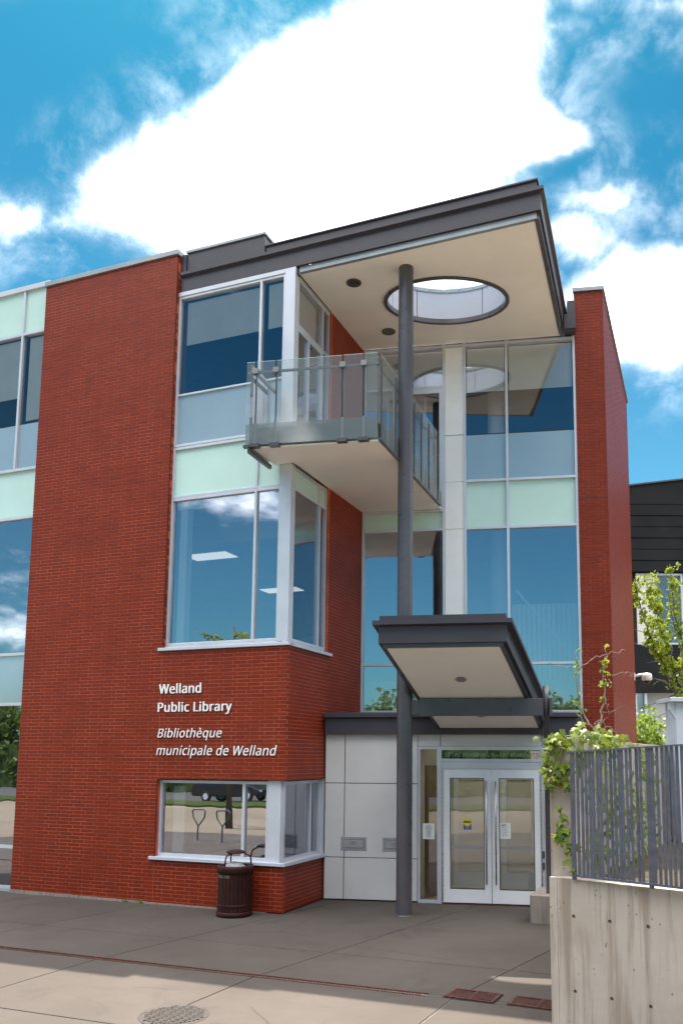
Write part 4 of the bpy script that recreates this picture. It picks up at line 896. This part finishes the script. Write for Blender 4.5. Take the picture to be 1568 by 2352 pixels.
# ------------------------------------------------------------------ retaining walls and fence
WD = Fr((5.456, -5.251, 0), math.radians(-19.2))
cut = MB()
holes = [(x + 0.334 * i, z) for i in range(7) for x, z in ((0.229, 1.285), (0.229, 0.662))]
for s, z in holes:
    b = len(cut.v); n = 20
    for d in (-0.05, 0.02):
        for k in range(n): cut.v.append(WD.p(s + 0.0165 * math.cos(2 * math.pi * k / n), d, z + 0.0165 * math.sin(2 * math.pi * k / n)))
    cut.f.append(tuple(b + k for k in range(n))); cut.f.append(tuple(b + n + k for k in reversed(range(n))))
    for k in range(n): cut.f.append((b + k, b + n + k, b + n + (k + 1) % n, b + (k + 1) % n))
rwall = thing('retaining_wall', 'low stained concrete wall with tie holes, carrying the metal fence', 'wall', WD.p(0, 0, 0))
g = MB(); g.box(WD, 0.078, 7.0, 0.0, 0.24, -0.02, 1.6); g.box(WD, 0.0, 0.074, 0.0, 0.24, -0.02, 1.6); g.box(WD, 0.074, 0.078, 0.004, 0.2, -0.02, 1.596)
body = part('wall_body', g, 'conc', rwall, bevel=0)
cm = cut.mesh('cutter', wloc(rwall), fix=True); co2 = bpy.data.objects.new('cutter', cm); COL.objects.link(co2); co2.location = wloc(rwall)
bo = body.modifiers.new('holes', 'BOOLEAN'); bo.object = co2; bo.operation = 'DIFFERENCE'; bo.solver = 'EXACT'
bpy.context.view_layer.update()
nm = bpy.data.meshes.new_from_object(body.evaluated_get(bpy.context.evaluated_depsgraph_get())); body.modifiers.clear(); body.data = nm
bpy.data.objects.remove(co2)
for s, z in holes[:12]:
    n = 14; g = MB(); g.face([WD.p(s + 0.016 * math.cos(2 * math.pi * k / n), 0.0185, z + 0.016 * math.sin(2 * math.pi * k / n)) for k in range(n)]); part('tie_plug', g, 'plinth', rwall)
bw = thing('garden_wall', 'taller concrete wall running back to the library, draped with creeper', 'wall', (5.57, -5.1, 0))
KX = [(5.462, -5.205), (5.668, -5.13), (6.40, 0.75), (6.18, 0.78)]
g = MB(); g.prism(KX, -0.02, 2.83); part('wall_body', g, 'conc', bw, bevel=0.008)
g = MB(); g.prism([(5.72, -5.12), (8.5, -6.09), (14, -8.0), (16, 12), (6.9, 12), (6.42, 0.9)], -0.05, 1.50); struct('terrace', g, 'soil')
g = MB(); g.prism([(5.1, 4.6), (6.39, 0.78), (7.2, 0.8), (14, 2), (14, 30), (5.2, 30)], 1.4, 2.35); struct('planting_bed', g, 'ground')

P0, P1 = Vector((5.680, -5.352, 0)), Vector((6.610, -5.746, 0)); fd_ = (P1 - P0).normalized(); FN = Fr(P0, math.atan2(fd_.y, fd_.x)); FL_ = (P1 - P0).length
fence = thing('metal_fence', 'grey galvanised fence of close flat bars on top of the low concrete wall', 'fence', P0 + Vector((0, 0, 1.6)))
def top_z(s): return 2.692 + (2.747 - 2.692) * s / FL_
def pick(x):
    a = (x - 370) / (1568 - 370.0); w0, w1 = 7.47, 6.78; return FL_ * a * w0 / (a * w0 + (1 - a) * w1) if a < 1.4 else FL_ * a
px_ = [(385, 'post'), (440, 0), (488, 1), (530, 1), (573, 1), (609, 1), (657, 1), (692, 1), (748, 1), (800, 0), (843, 0), (890, 1), (922, 1), (972, 1), (1015, 1), (1080, 0), (1120, 1), (1205, 'post'), (1252, 1), (1305, 1), (1360, 1), (1412, 1), (1465, 1), (1522, 0), (1575, 1), (1630, 1), (1690, 1), (1750, 0), (1810, 1), (1870, 'post'), (1930, 1), (1990, 1)]
g = MB(); bars = [(pick(x), k) for x, k in px_]; s0_ = bars[-1][0]
for i in range(1, 45): bars.append((s0_ + i * 0.062, 'post' if i % 12 == 6 else (0 if i % 5 == 2 else 1)))
sE = bars[-1][0] + 0.05
for sgn in (0,): g.hexa([FN.p(-0.02, -0.025, 2.692), FN.p(sE, -0.025, top_z(sE)), FN.p(sE, 0.03, top_z(sE)), FN.p(-0.02, 0.03, 2.692), FN.p(-0.02, -0.025, 2.704), FN.p(sE, -0.025, top_z(sE) + 0.012), FN.p(sE, 0.03, top_z(sE) + 0.012), FN.p(-0.02, 0.03, 2.704)])
part('top_rail', g, 'gal', fence); part('bottom_rail', MB().box(FN, 0.0, sE, -0.02, 0.02, 1.628, 1.648), 'gal', fence)
rr = random.Random(11)
for s, k in bars:
    w, dd = (0.020, 0.010) if k == 'post' else (0.0122, 0.004)
    tw = 0.5 if k == 'post' else (0.75 if k == 0 else 0.15) + rr.uniform(-0.15, 0.15)
    f_ = Fr(FN.p(s, 0.0, 0), FN.ang + tw); part('post' if k == 'post' else 'picket', MB().box(f_, -w, w, -dd, dd, 1.60 if k == 'post' else 1.648, top_z(s) - 0.001), 'gal', fence)

# ------------------------------------------------------------------ plants
def leaf_shape(kind):
    if kind == 'ivy': return [(0, -0.02), (0.16, -0.12), (0.40, 0.0), (0.30, 0.16), (0.52, 0.38), (0.26, 0.45), (0.17, 0.56), (0.0, 1.0), (-0.17, 0.56), (-0.26, 0.45), (-0.52, 0.38), (-0.30, 0.16), (-0.40, 0.0), (-0.16, -0.12)]
    return [(0, 0), (0.42, 0.55), (0.30, 0.85), (0.0, 0.72), (-0.30, 0.85), (-0.42, 0.55)]
def leaf_mesh(kind, size):
    g = MB(); pts = leaf_shape(kind)
    b = len(g.v); g.v.append(Vector((0, 0.35 * size, 0.03 * size)))
    for x, y in pts: g.v.append(Vector((x * size, y * size, -0.10 * size * abs(x) * 2 - 0.12 * size * max(0, y - 0.5))))
    n = len(pts)
    for i in range(n): g.f.append((b, b + 1 + i, b + 1 + (i + 1) % n))
    return g.mesh('leaf')
ivm = [leaf_mesh('ivy', s) for s in (0.070, 0.086, 0.10)]
for m_ in ivm: m_.materials.append(M['ivy'])
rr = random.Random(21)
def creeper(name, label, loc, clumps, stems):
    r = thing(name, label, 'creeper', loc)
    for (x, y, z, n, sx, sy, sz, nd) in clumps:
        for i in range(n):
            o = bpy.data.objects.new('leaf', rr.choice(ivm)); COL.objects.link(o); o.parent = r
            p_ = Vector((x + rr.gauss(0, sx), y + rr.gauss(0, sy), z + rr.gauss(0, sz))); o.location = p_ - Vector(loc)
            nn = (Vector(nd) + Vector((rr.gauss(0, .45), rr.gauss(0, .45), rr.gauss(0, .35)))).normalized()
            tip = Vector((rr.gauss(0, .5), rr.gauss(0, .3), -1)); tip = (tip - nn * tip.dot(nn)).normalized(); xx = tip.cross(nn)
            o.matrix_local = Matrix.Translation(p_ - Vector(loc)) @ Matrix((xx, tip, nn)).transposed().to_4x4() @ Matrix.Scale(rr.uniform(0.7, 1.15), 4)
    g = MB()
    for pts in stems: g.tube(pts, 0.006, 5)
    if stems: part('stem', g, 'twig', r)
    return r
fn = (0.1, -0.75, 0.55)
iv = creeper('creeper', 'bright green creeper draped over the end of the taller concrete wall', (5.56, -5.22, 2.83),
        [(5.50, -5.22, 2.80, 14, .06, .03, .03, fn), (5.60, -5.20, 2.84, 16, .07, .04, .03, fn), (5.50, -5.25, 2.66, 14, .05, .02, .06, fn), (5.45, -5.24, 2.60, 9, .02, .02, .06, fn), (5.54, -5.25, 2.55, 12, .04, .02, .05, fn),
         (5.46, -5.25, 2.42, 9, .02, .02, .05, fn), (5.56, -5.24, 2.47, 10, .05, .02, .03, fn), (5.63, -5.22, 2.62, 14, .03, .02, .08, fn), (5.64, -5.2, 2.46, 8, .02, .02, .06, fn),
         (5.74, -4.95, 2.86, 26, .06, .12, .035, fn), (5.84, -4.6, 2.86, 26, .06, .2, .04, fn), (5.93, -4.15, 2.84, 22, .05, .2, .035, fn), (5.86, -4.4, 2.70, 24, .04, .25, .05, (0.8, -0.4, 0.3)), (5.74, -5.0, 2.68, 18, .03, .10, .07, (0.7, -0.6, 0.3))],
        [[(5.60, -5.2, 2.83), (5.56, -5.25, 2.6), (5.45, -5.27, 2.4)], [(5.62, -5.2, 2.5), (5.52, -5.25, 2.45), (5.42, -5.27, 2.42)], [(5.75, -5.0, 2.84), (5.66, -5.15, 2.85), (5.46, -5.25, 2.82)]])
creeper('creeper', 'small green creeper shoot climbing the wall end through the first fence bars', (5.64, -5.3, 1.75),
        [(5.56, -5.26, 2.17, 4, .02, .01, .02, fn), (5.58, -5.26, 2.08, 5, .025, .01, .02, fn), (5.60, -5.28, 2.02, 5, .03, .02, .02, fn), (5.56, -5.28, 1.95, 6, .035, .02, .02, fn), (5.62, -5.3, 1.94, 8, .035, .02, .03, fn), (5.67, -5.33, 1.85, 7, .03, .02, .03, fn), (5.69, -5.36, 1.74, 6, .02, .02, .03, fn)],
        [[(5.70, -5.34, 1.66), (5.66, -5.31, 1.85), (5.60, -5.27, 2.0), (5.56, -5.25, 2.2)], [(5.63, -5.3, 1.93), (5.55, -5.28, 1.95), (5.48, -5.27, 1.97)]])
creeper('creeper', 'dark green creeper hanging on the shaded wall side seen between the fence bars', (6.0, -4.0, 1.5),
        [(5.80 + 0.125 * dy, -4.75 + dy, zc, 17, .03, .22, .16, (0.85, -0.4, 0.2)) for dy in (0.0, 0.5, 1.0, 1.6, 2.3, 3.1) for zc in (2.5, 2.2, 1.9, 1.65)], [])

def scatter_leaves(g, c, n, spread, size, r, flat_=0.6):
    for i in range(n):
        p_ = Vector(c) + Vector((r.gauss(0, spread[0]), r.gauss(0, spread[1]), r.gauss(0, spread[2])))
        nn = Vector((r.gauss(0, 1), r.gauss(0, 1), r.gauss(flat_, 1))).normalized(); u = nn.orthogonal().normalized(); u = Matrix.Rotation(r.uniform(0, 6.28), 3, nn) @ u; w = nn.cross(u); s = size * r.uniform(0.65, 1.25)
        g.face([p_, p_ + u * s * 0.5 + w * s * 0.55, p_ + u * s * 0.22 + w * s * 0.9, p_ - u * s * 0.22 + w * s * 0.9, p_ - u * s * 0.5 + w * s * 0.55])
F2 = Vector((-0.3523, 0.9359, 0)); R2 = Vector((0.9359, 0.3523, 0))
def dl(lat, z, dep): return Vector((CAMP.x, CAMP.y, 0)) + F2 * dep + R2 * lat + Vector((0, 0, z))       # a place at a given distance and side offset
def limb_tree(name, label, base, limbs, leafsize, spread, leafm, r, per, bark='bark'):
    t_ = thing(name, label, 'tree' if 'tree' in name else 'shrub', base)
    g = MB(); lf = MB()
    for k, (pts, r0, leafy) in enumerate(limbs):
        fine = []
        for a, b in zip(pts[:-1], pts[1:]):
            for i in range(6): fine.append(a.lerp(b, i / 6) + Vector((r.gauss(0, .012), r.gauss(0, .012), r.gauss(0, .012))))
        fine.append(pts[-1]); n = len(fine)
        bm2 = MB(); bm2.tube(fine, [max(0.004, r0 * (1 - 0.85 * i / n)) for i in range(n)], 6); part('trunk' if k == 0 else 'branch', bm2, bark, t_, True)
        if leafy:
            L = sum((b - a).length for a, b in zip(fine[:-1], fine[1:])); cnt = int(L / 0.062)
            for i in range(cnt):
                u = i / max(1, cnt - 1); 
                if u < leafy - 1e-9: continue
                q_ = fine[min(n - 1, int(u * (n - 1)))] + Vector((r.gauss(0, spread), r.gauss(0, spread), r.gauss(0, spread)))
                scatter_leaves(lf, q_, per, (spread * 0.55,) * 3, leafsize, r)
    part('leaves', lf, leafm, t_, kind='stuff'); return t_
rt = random.Random(5); T = lambda l, z, d=0.0: dl(l * 1.5, 2.64 + (z - 2.64) * 1.5, 24 + d * 1.5)
limb_tree('ginkgo_tree', 'young ginkgo tree with spring leaves along slanting limbs beside the brick pier', T(6.2, 2.5),
    [([T(6.2, 2.5), T(5.85, 3.2), T(5.54, 3.9), T(5.22, 4.65), T(5.05, 5.0), T(4.875, 5.7), T(4.776, 6.2)], 0.06, 0.3),
     ([T(5.6, 3.8), T(5.9, 4.6, .3), T(5.72, 5.6, .5), T(5.70, 6.65, .6)], 0.035, 0.15), ([T(5.46, 4.57), T(5.2, 5.0, -.3), T(5.0, 5.6, -.5), T(4.8, 6.15, -.5)], 0.02, 0.1),
     ([T(5.68, 4.37), T(5.46, 4.57, .2), T(5.2, 5.05, .3), T(5.38, 5.98, .5)], 0.022, 0.1), ([T(5.5, 4.8, .2), T(5.3, 5.6, .3), T(5.27, 6.26, .3)], 0.02, 0.1), ([T(5.67, 5.2, .3), T(5.53, 5.72, .2), T(5.49, 6.4, .2)], 0.018, 0.0),
     ([T(5.22, 4.65), T(5.0, 4.78, -.2), T(4.72, 4.80, -.5)], 0.02, 0.0), ([T(5.3, 4.5), T(5.05, 4.5, -.4), T(4.78, 4.45, -.6)], 0.02, 0.0), ([T(5.4, 4.2), T(5.7, 4.3, -.4), T(6.0, 4.5, -.6)], 0.02, 0.0),
     ([T(5.45, 4.1), T(5.1, 4.15, -.4), T(4.8, 4.0, -.8)], 0.02, 0.0), ([T(5.1, 4.9), T(5.4, 4.85, .3), T(5.7, 4.75, .5)], 0.016, 0.0), ([T(5.5, 3.9), T(5.2, 3.75, .4), T(4.85, 3.6, .6)], 0.02, 0.0), ([T(5.6, 3.7), T(5.3, 3.3, -.3), T(4.95, 3.45, -.5)], 0.018, 0.0),
     ([T(5.2, 4.7), T(5.5, 5.1, -.5), T(5.7, 5.3, -.8)], 0.016, 0.0), ([T(5.0, 5.1), T(4.85, 5.2, .2), T(4.72, 5.25, .3)], 0.012, 0.0), ([T(5.3, 4.4, .2), T(5.55, 4.55, .6), T(5.8, 4.9, .9)], 0.016, 0.0), ([T(5.6, 4.0), T(5.3, 4.25, .5), T(4.95, 4.35, .8)], 0.016, 0.0), ([T(5.1, 4.85), T(4.95, 4.95, .5), T(4.78, 5.05, .8)], 0.014, 0.0), ([T(5.4, 4.6), T(5.55, 5.4, .6), T(5.6, 6.0, .9)], 0.016, 0.0), ([T(5.75, 3.6), T(5.45, 3.55, .5), T(5.1, 3.3, .8)], 0.016, 0.0)],
    0.092, 0.075, 'leaf', rt, 14)
rt = random.Random(8); T = lambda l, z, d=0.0: dl(l, z, 9.5 + d)
limb_tree('thorny_shrub', 'spindly shrub of bare and leafy twigs behind the creeper, before the brick pier', T(2.36, 2.2),
    [([T(2.36, 2.2), T(2.36, 2.97), T(2.44, 3.28), T(2.435, 3.56), T(2.467, 3.93)], 0.018, 0.55), ([T(2.36, 2.9), T(2.26, 3.11, .1), T(2.17, 3.27, .1), T(2.15, 3.67, .1), T(2.16, 3.92, .1)], 0.014, 0.3),
     ([T(2.15, 3.66, .1), T(2.3, 3.78), T(2.47, 3.86), T(2.71, 3.90)], 0.006, 0), ([T(2.15, 3.67, .1), T(1.98, 3.70), T(1.8, 3.735)], 0.004, 0), ([T(2.44, 3.6), T(2.55, 3.61), T(2.75, 3.635)], 0.005, 0), ([T(2.40, 3.18), T(2.55, 3.2), T(2.68, 3.24)], 0.006, 0),
     ([T(2.49, 3.15), T(2.49, 3.27)], 0.004, 0), ([T(2.32, 3.02), T(2.4, 3.08, .1), T(2.55, 3.0, .1)], 0.008, 0.0), ([T(2.36, 2.95), T(2.5, 3.02), T(2.58, 2.93)], 0.008, 0.0), ([T(2.3, 3.0), T(2.2, 3.05), T(2.1, 3.2)], 0.008, 0.0), ([T(2.34, 2.9), T(2.42, 3.05, .1), T(2.50, 3.12, .1)], 0.008, 0.0)],
    0.042, 0.028, 'bush', rt, 4, 'twig')
rt = random.Random(9)
bs = thing('leafy_bush', 'dense sunlit bush at the foot of the ginkgo tree behind the wall', 'bush', dl(7.3, 2.3, 24.5))
lf = MB()
for i in range(210):
    a = rt.uniform(0, 6.28); q_ = dl(7.25 + 0.80 * math.cos(a) * rt.random() ** .5, 2.5 + abs(rt.gauss(0, .7)), 24.5 + 0.7 * math.sin(a))
    if q_.z < 4.15: scatter_leaves(lf, q_, 16, (.14, .14, .11), 0.11, rt)
part('leaves', lf, 'bush', bs, kind='stuff'); part('stem', MB().tube([dl(7.25, 2.3, 24.5), dl(7.25, 3.4, 24.5)], 0.04, 6), 'bark', bs)
# weeds at the foot of the brick wall
rt = random.Random(31)
for x, h in ((-3.2, 0.10), (-2.86, 0.09)):
    wd2 = thing('weed', 'small weed tuft growing at the base of the brick wall, ' + ('left one of the two' if x < -3 else 'nearer the litter bin'), 'weed', (x, -0.04, 0), 'weeds at the wall base')
    g = MB()
    for i in range(22):
        a = rt.uniform(0, 6.28); p_ = Vector((x + rt.gauss(0, .05), -0.04 + rt.gauss(0, .015), 0)); q_ = p_ + Vector((math.cos(a) * .04, math.sin(a) * .03 - .01, h * rt.uniform(.5, 1.1))); w_ = Vector((-math.sin(a), math.cos(a), 0)) * 0.006
        g.face([p_ - w_, p_ + w_, q_])
    part('blades', g, 'bush', wd2, kind='stuff')

# ------------------------------------------------------------------ security camera, post, building beyond
sc = thing('security_camera', 'white dome security camera on an arm at the back edge of the brick pier', 'security camera', (5.10, 10.2, 4.83))
part('bracket', MB().tube([(5.06, 10.15, 4.85), (5.25, 10.22, 4.90), (5.42, 10.28, 4.92)], 0.035, 10), 'cam', sc, True); part('wall_plate', MB().box(FW, 5.05, 5.12, 10.0, 10.25, 4.74, 4.94), 'cam', sc)
part('housing', MB().lathe((5.42, 10.28, 4.72), [(0.0, 0.02), (0.10, 0.02), (0.135, 0.05), (0.135, 0.16), (0.11, 0.21), (0.04, 0.23)], 24), 'cam', sc, True)
part('dome', MB().lathe((5.42, 10.28, 4.64), [(0.0, 0.0), (0.05, 0.015), (0.085, 0.05), (0.095, 0.10)], 24, False), 'black', sc, True)
wp = thing('painted_post', 'pale blue-grey square post with a wide cap and side bracket behind the fence', 'post', dl(4.2, 1.5, 11.5))
FPo = Fr(dl(3.93, 0, 11.5), 0.36)
g = MB(); g.box(FPo, 0.03, 0.62, 0.0, 0.45, 1.5, 3.44); part('shaft', g, 'postw', wp, bevel=0.008)
g = MB(); g.box(FPo, -0.07, 0.72, -0.09, 0.54, 3.44, 3.50); part('cap', g, 'postw', wp, bevel=0.006)
g = MB(); g.hexa([FPo.p(-0.05, 0.02, 3.33), FPo.p(0.03, 0.02, 3.20), FPo.p(0.03, 0.10, 3.20), FPo.p(-0.05, 0.10, 3.33), FPo.p(-0.05, 0.02, 3.44), FPo.p(0.03, 0.02, 3.44), FPo.p(0.03, 0.10, 3.44), FPo.p(-0.05, 0.10, 3.44)]); part('bracket', g, 'postw', wp)
B0 = dl(0, 0, 32); FE = Fr((B0.x, B0.y, 0), 0.36)
ob = thing('neighbour_building', 'black clad building with pale panels and a sloping roof edge beyond the library', 'building', FE.p(12, 4, 0))
g = MB(); g.hexa([FE.p(7.0, 0, 10.03), FE.p(20, 0, 10.03), FE.p(20, 9, 10.03), FE.p(7.0, 9, 10.03), FE.p(7.0, 0, 13.27), FE.p(20, 0, 14.86), FE.p(20, 9, 14.86), FE.p(7.0, 9, 13.27)]); part('upper_wall', g, 'corr', ob)
g = MB(); g.hexa([FE.p(6.9, -0.06, 13.27), FE.p(20, -0.06, 14.87), FE.p(20, 9, 14.87), FE.p(6.9, 9, 13.27), FE.p(6.9, -0.06, 13.33), FE.p(20, -0.06, 14.93), FE.p(20, 9, 14.93), FE.p(6.9, 9, 13.33)]); part('roof_edge', g, 'steel', ob)
for i in range(7): part('cladding_board', MB().box(FE, 7.0, 20, -0.04 - 0.02 * (i % 2), -0.002, 10.06 + i * 0.46, 10.06 + i * 0.46 + 0.43), 'corr', ob)
part('lower_wall', MB().box(FE, 7.0, 20, 0.3, 9, 0, 10.02), 'grey', ob)
part('storey_band', MB().box(FE, 7.0, 20, 0.0, 0.29, 5.24, 7.12), 'corr', ob)
for i, s in enumerate((9.70, 13.2, 16.7)):
    part('wall_panel', MB().box(FE, s - 0.05, s + 0.68, 0.1, 0.29, 7.14, 10.0), 'bgwhite', ob)
    f_ = part('window', MB().box(FE, s + 0.69, s + 0.76, 0.08, 0.28, 7.14, 10.0).box(FE, s + 1.73, s + 1.80, 0.08, 0.28, 7.14, 10.0).box(FE, s + 0.76, s + 1.73, 0.08, 0.28, 9.93, 10.0).box(FE, s + 0.76, s + 1.73, 0.08, 0.28, 7.14, 7.21), 'alu', ob)
    flat(f_, 'pane', FE, s + 0.76, s + 1.73, 7.2, 9.94, 'clear', 0.2); part('blind', MB().box(FE, s + 0.78, s + 1.71, 0.24, 0.26, 7.2, 9.93), 'interior', f_)
    part('wall_panel', MB().box(FE, s - 0.55, s - 0.08, 0.12, 0.29, 7.14, 10.0), 'corr', ob)
for s in (9.45, 11.6, 13.8):
    f_ = part('window', MB().box(FE, s, s + 0.1, 0.1, 0.29, 3.2, 5.2).box(FE, s + 0.4, s + 0.5, 0.1, 0.29, 3.2, 5.2), 'alu', ob); flat(f_, 'pane', FE, s + 0.1, s + 0.4, 3.2, 5.2, 'clear', 0.2)

# ------------------------------------------------------------------ what the windows mirror: the plaza and street behind the viewer
g = MB(); g.box(FW, -60, 30, -28.2, -24.6, -0.05, 0.10); struct('grass_verge', g, 'grass')
g = MB(); g.box(FW, -80, 60, -40, -28.2, -0.05, -0.02); struct('road', g, 'asphalt')
def make_rack():
    r = thing('bicycle_rack', 'steel loop bicycle rack on the plaza, mirrored in the low window', 'bicycle rack', (0, 0, 0), 'loop bicycle racks')
    part('stem', MB().tube([(0, 0, 0), (0, 0, 0.5)], 0.028, 8), 'gal', r); part('loop', MB().tube([(0, 0, .45), (-.2, 0, .72), (-.24, 0, .92), (-.18, 0, .98), (.18, 0, .98), (.24, 0, .92), (.2, 0, .72), (0, 0, .45)], 0.026, 8), 'gal', r)
    return r
rk = make_rack(); rk.location = (-8.3, -9.6, 0); r2_ = copy_tree(rk); r2_.location = (-7.3, -9.4, 0)
rk['label'] = 'steel loop bicycle rack on the plaza, mirrored left of the other in the low window'; r2_['label'] = 'steel loop bicycle rack on the plaza, mirrored nearer the window mullion in the low window'
def make_car():
    r = thing('parked_car', 'dark parked car with pale wheels on the road, mirrored in the low window', 'car', (0, 0, 0), 'dark cars parked on the road')
    prof = [(-2.3, .35), (2.25, .35), (2.3, .75), (1.5, .98), (.95, 1.05), (.35, 1.55), (-1.7, 1.6), (-2.2, 1.1), (-2.35, .8)]
    g = MB(); b = len(g.v)
    for y, k in ((-.9, 1), (.9, 1)):
        for x, z in prof: g.v.append(Vector((x, y * (0.82 if z > 1.2 else 1), z)))
    n = len(prof); g.f.append(tuple(range(n))[::-1]); g.f.append(tuple(range(n, 2 * n)))
    for i in range(n): g.f.append((i, (i + 1) % n, n + (i + 1) % n, n + i))
    part('body', g, 'carpaint', r, fix=True, bevel=0.05)
    for x in (-1.4, 1.4):
        for y in (-.86, .86):
            def wh(rad, w):
                h = MB(); h.tube([(x, y - w, .34), (x, y + w, .34)], rad, 20); return h
            w_ = part('wheel', wh(.34, .11), 'tyre', r); part('rim', wh(.21, .12), 'alu', w_)
    for y in (-.7, .7): part('tail_light', MB().box(FW, -2.37, -2.28, y - .15, y + .15, .85, 1.0), 'red', r); part('headlight', MB().box(FW, 2.2, 2.3, y - .15, y + .15, .62, .76), 'cam', r)
    g = MB(); g.box(FW, -1.5, .3, -.80, .80, 1.08, 1.42); part('side_window', g, 'black', r)
    return r
ca = make_car(); ca.location = (-19.5, -30.0, 0); cb = copy_tree(ca); cb.location = (-14.2, -30.2, 0); cb.rotation_euler = (0, 0, math.pi)
ca['label'] = 'dark parked car with red tail lights, mirrored at the left of the low window'; cb['label'] = 'dark parked car with a pale wheel, mirrored beside the mullion of the low window'
def make_tree(h, seed):
    r = thing('street_tree', 'leafy street tree across the road, mirrored in the windows', 'tree', (0, 0, 0), 'trees across the road')
    rs = random.Random(seed); part('trunk', MB().tube([(0, 0, 0), (.1, 0, h * .25), (0, .1, h * .5), (.1, 0, h * .8)], [.22, .18, .12, .04], 8), 'bark', r, True)
    lf = MB()
    for i in range(150):
        a, u = rs.uniform(0, 6.28), rs.uniform(-1, 1); rad = rs.random() ** .4; q_ = Vector((h * .36 * rad * math.cos(a) * math.sqrt(1 - u * u), h * .36 * rad * math.sin(a) * math.sqrt(1 - u * u), h * .62 + h * .36 * rad * u))
        scatter_leaves(lf, q_, 14, (.35, .35, .3), 0.42, rs)
    part('crown', lf, 'tree', r, kind='stuff'); return r
tr = make_tree(8.5, 3); tr.location = (-26, -44, 0)
for x, y, a, s in ((-20, -44, 1, .9), (-13.5, -43, 2.2, 1.05), (-32, -43, 4, 1.1), (-8, -45, 3.2, .9), (-38, -43, 5, 1.0), (-2, -44, .6, 1.0), (4, -43, 1.7, .95), (10, -44, 2.9, 1.1), (16, -43, 4.4, .9), (22, -45, 5.3, 1.1), (28, -44, .2, 1.0), (-45, -44, 2.5, 1.1), (-52, -43, 3.5, .95), (35, -43, 1.1, 1.1)):
    c_ = copy_tree(tr); c_.location = (x, y, 0); c_.rotation_euler = (0, 0, a); c_.scale = (s, s, s)
hd = thing('hedge', 'long dark clipped hedge beyond the road, mirrored in the lower glazing', 'hedge', (-10, -41.5, 0))
part('stems', MB().box(FW, -62, 42, -42.0, -41.0, 0, 3.6), 'tree', hd)
lf = MB(); rt = random.Random(77)
for i in range(700): scatter_leaves(lf, (-62 + 104 * i / 700, -41.0, rt.uniform(.2, 4.0)), 5, (.25, .15, .25), .4, rt)
part('leaves', lf, 'tree', hd, kind='stuff')
pt = thing('plaza_tree', 'slender ginkgo tree on the plaza, mirrored as dark branches in the left glazing', 'tree', (-9.6, -13.5, 0))
rt = random.Random(17); lf = MB()
limbs = [([Vector((-9.6, -13.5, 0)), Vector((-9.6, -13.4, 2.5)), Vector((-9.5, -13.5, 5.0)), Vector((-9.6, -13.5, 7.5))], .13)]
for k in range(16):
    a = k * 2.4; z = 2.6 + k * .30; L = 2.6 - k * .09; d_ = Vector((math.cos(a), math.sin(a), .35)); b_ = Vector((-9.55, -13.45, z)); limbs.append(([b_, b_ + d_ * L * .5, b_ + d_ * L + Vector((0, 0, -.2))], .035))
for k, (pts, r0) in enumerate(limbs):
    part('trunk' if k == 0 else 'branch', MB().tube(pts, [r0 * (1 - .7 * i / (len(pts) - 1)) for i in range(len(pts))], 7), 'bark', pt, True)
    if k:
        for i in range(26): scatter_leaves(lf, pts[0].lerp(pts[2], .15 + .85 * i / 25) + Vector((rt.gauss(0, .06), rt.gauss(0, .06), rt.gauss(0, .06))), 5, (.06, .06, .05), .08, rt)
part('leaves', lf, 'leaf', pt, kind='stuff')
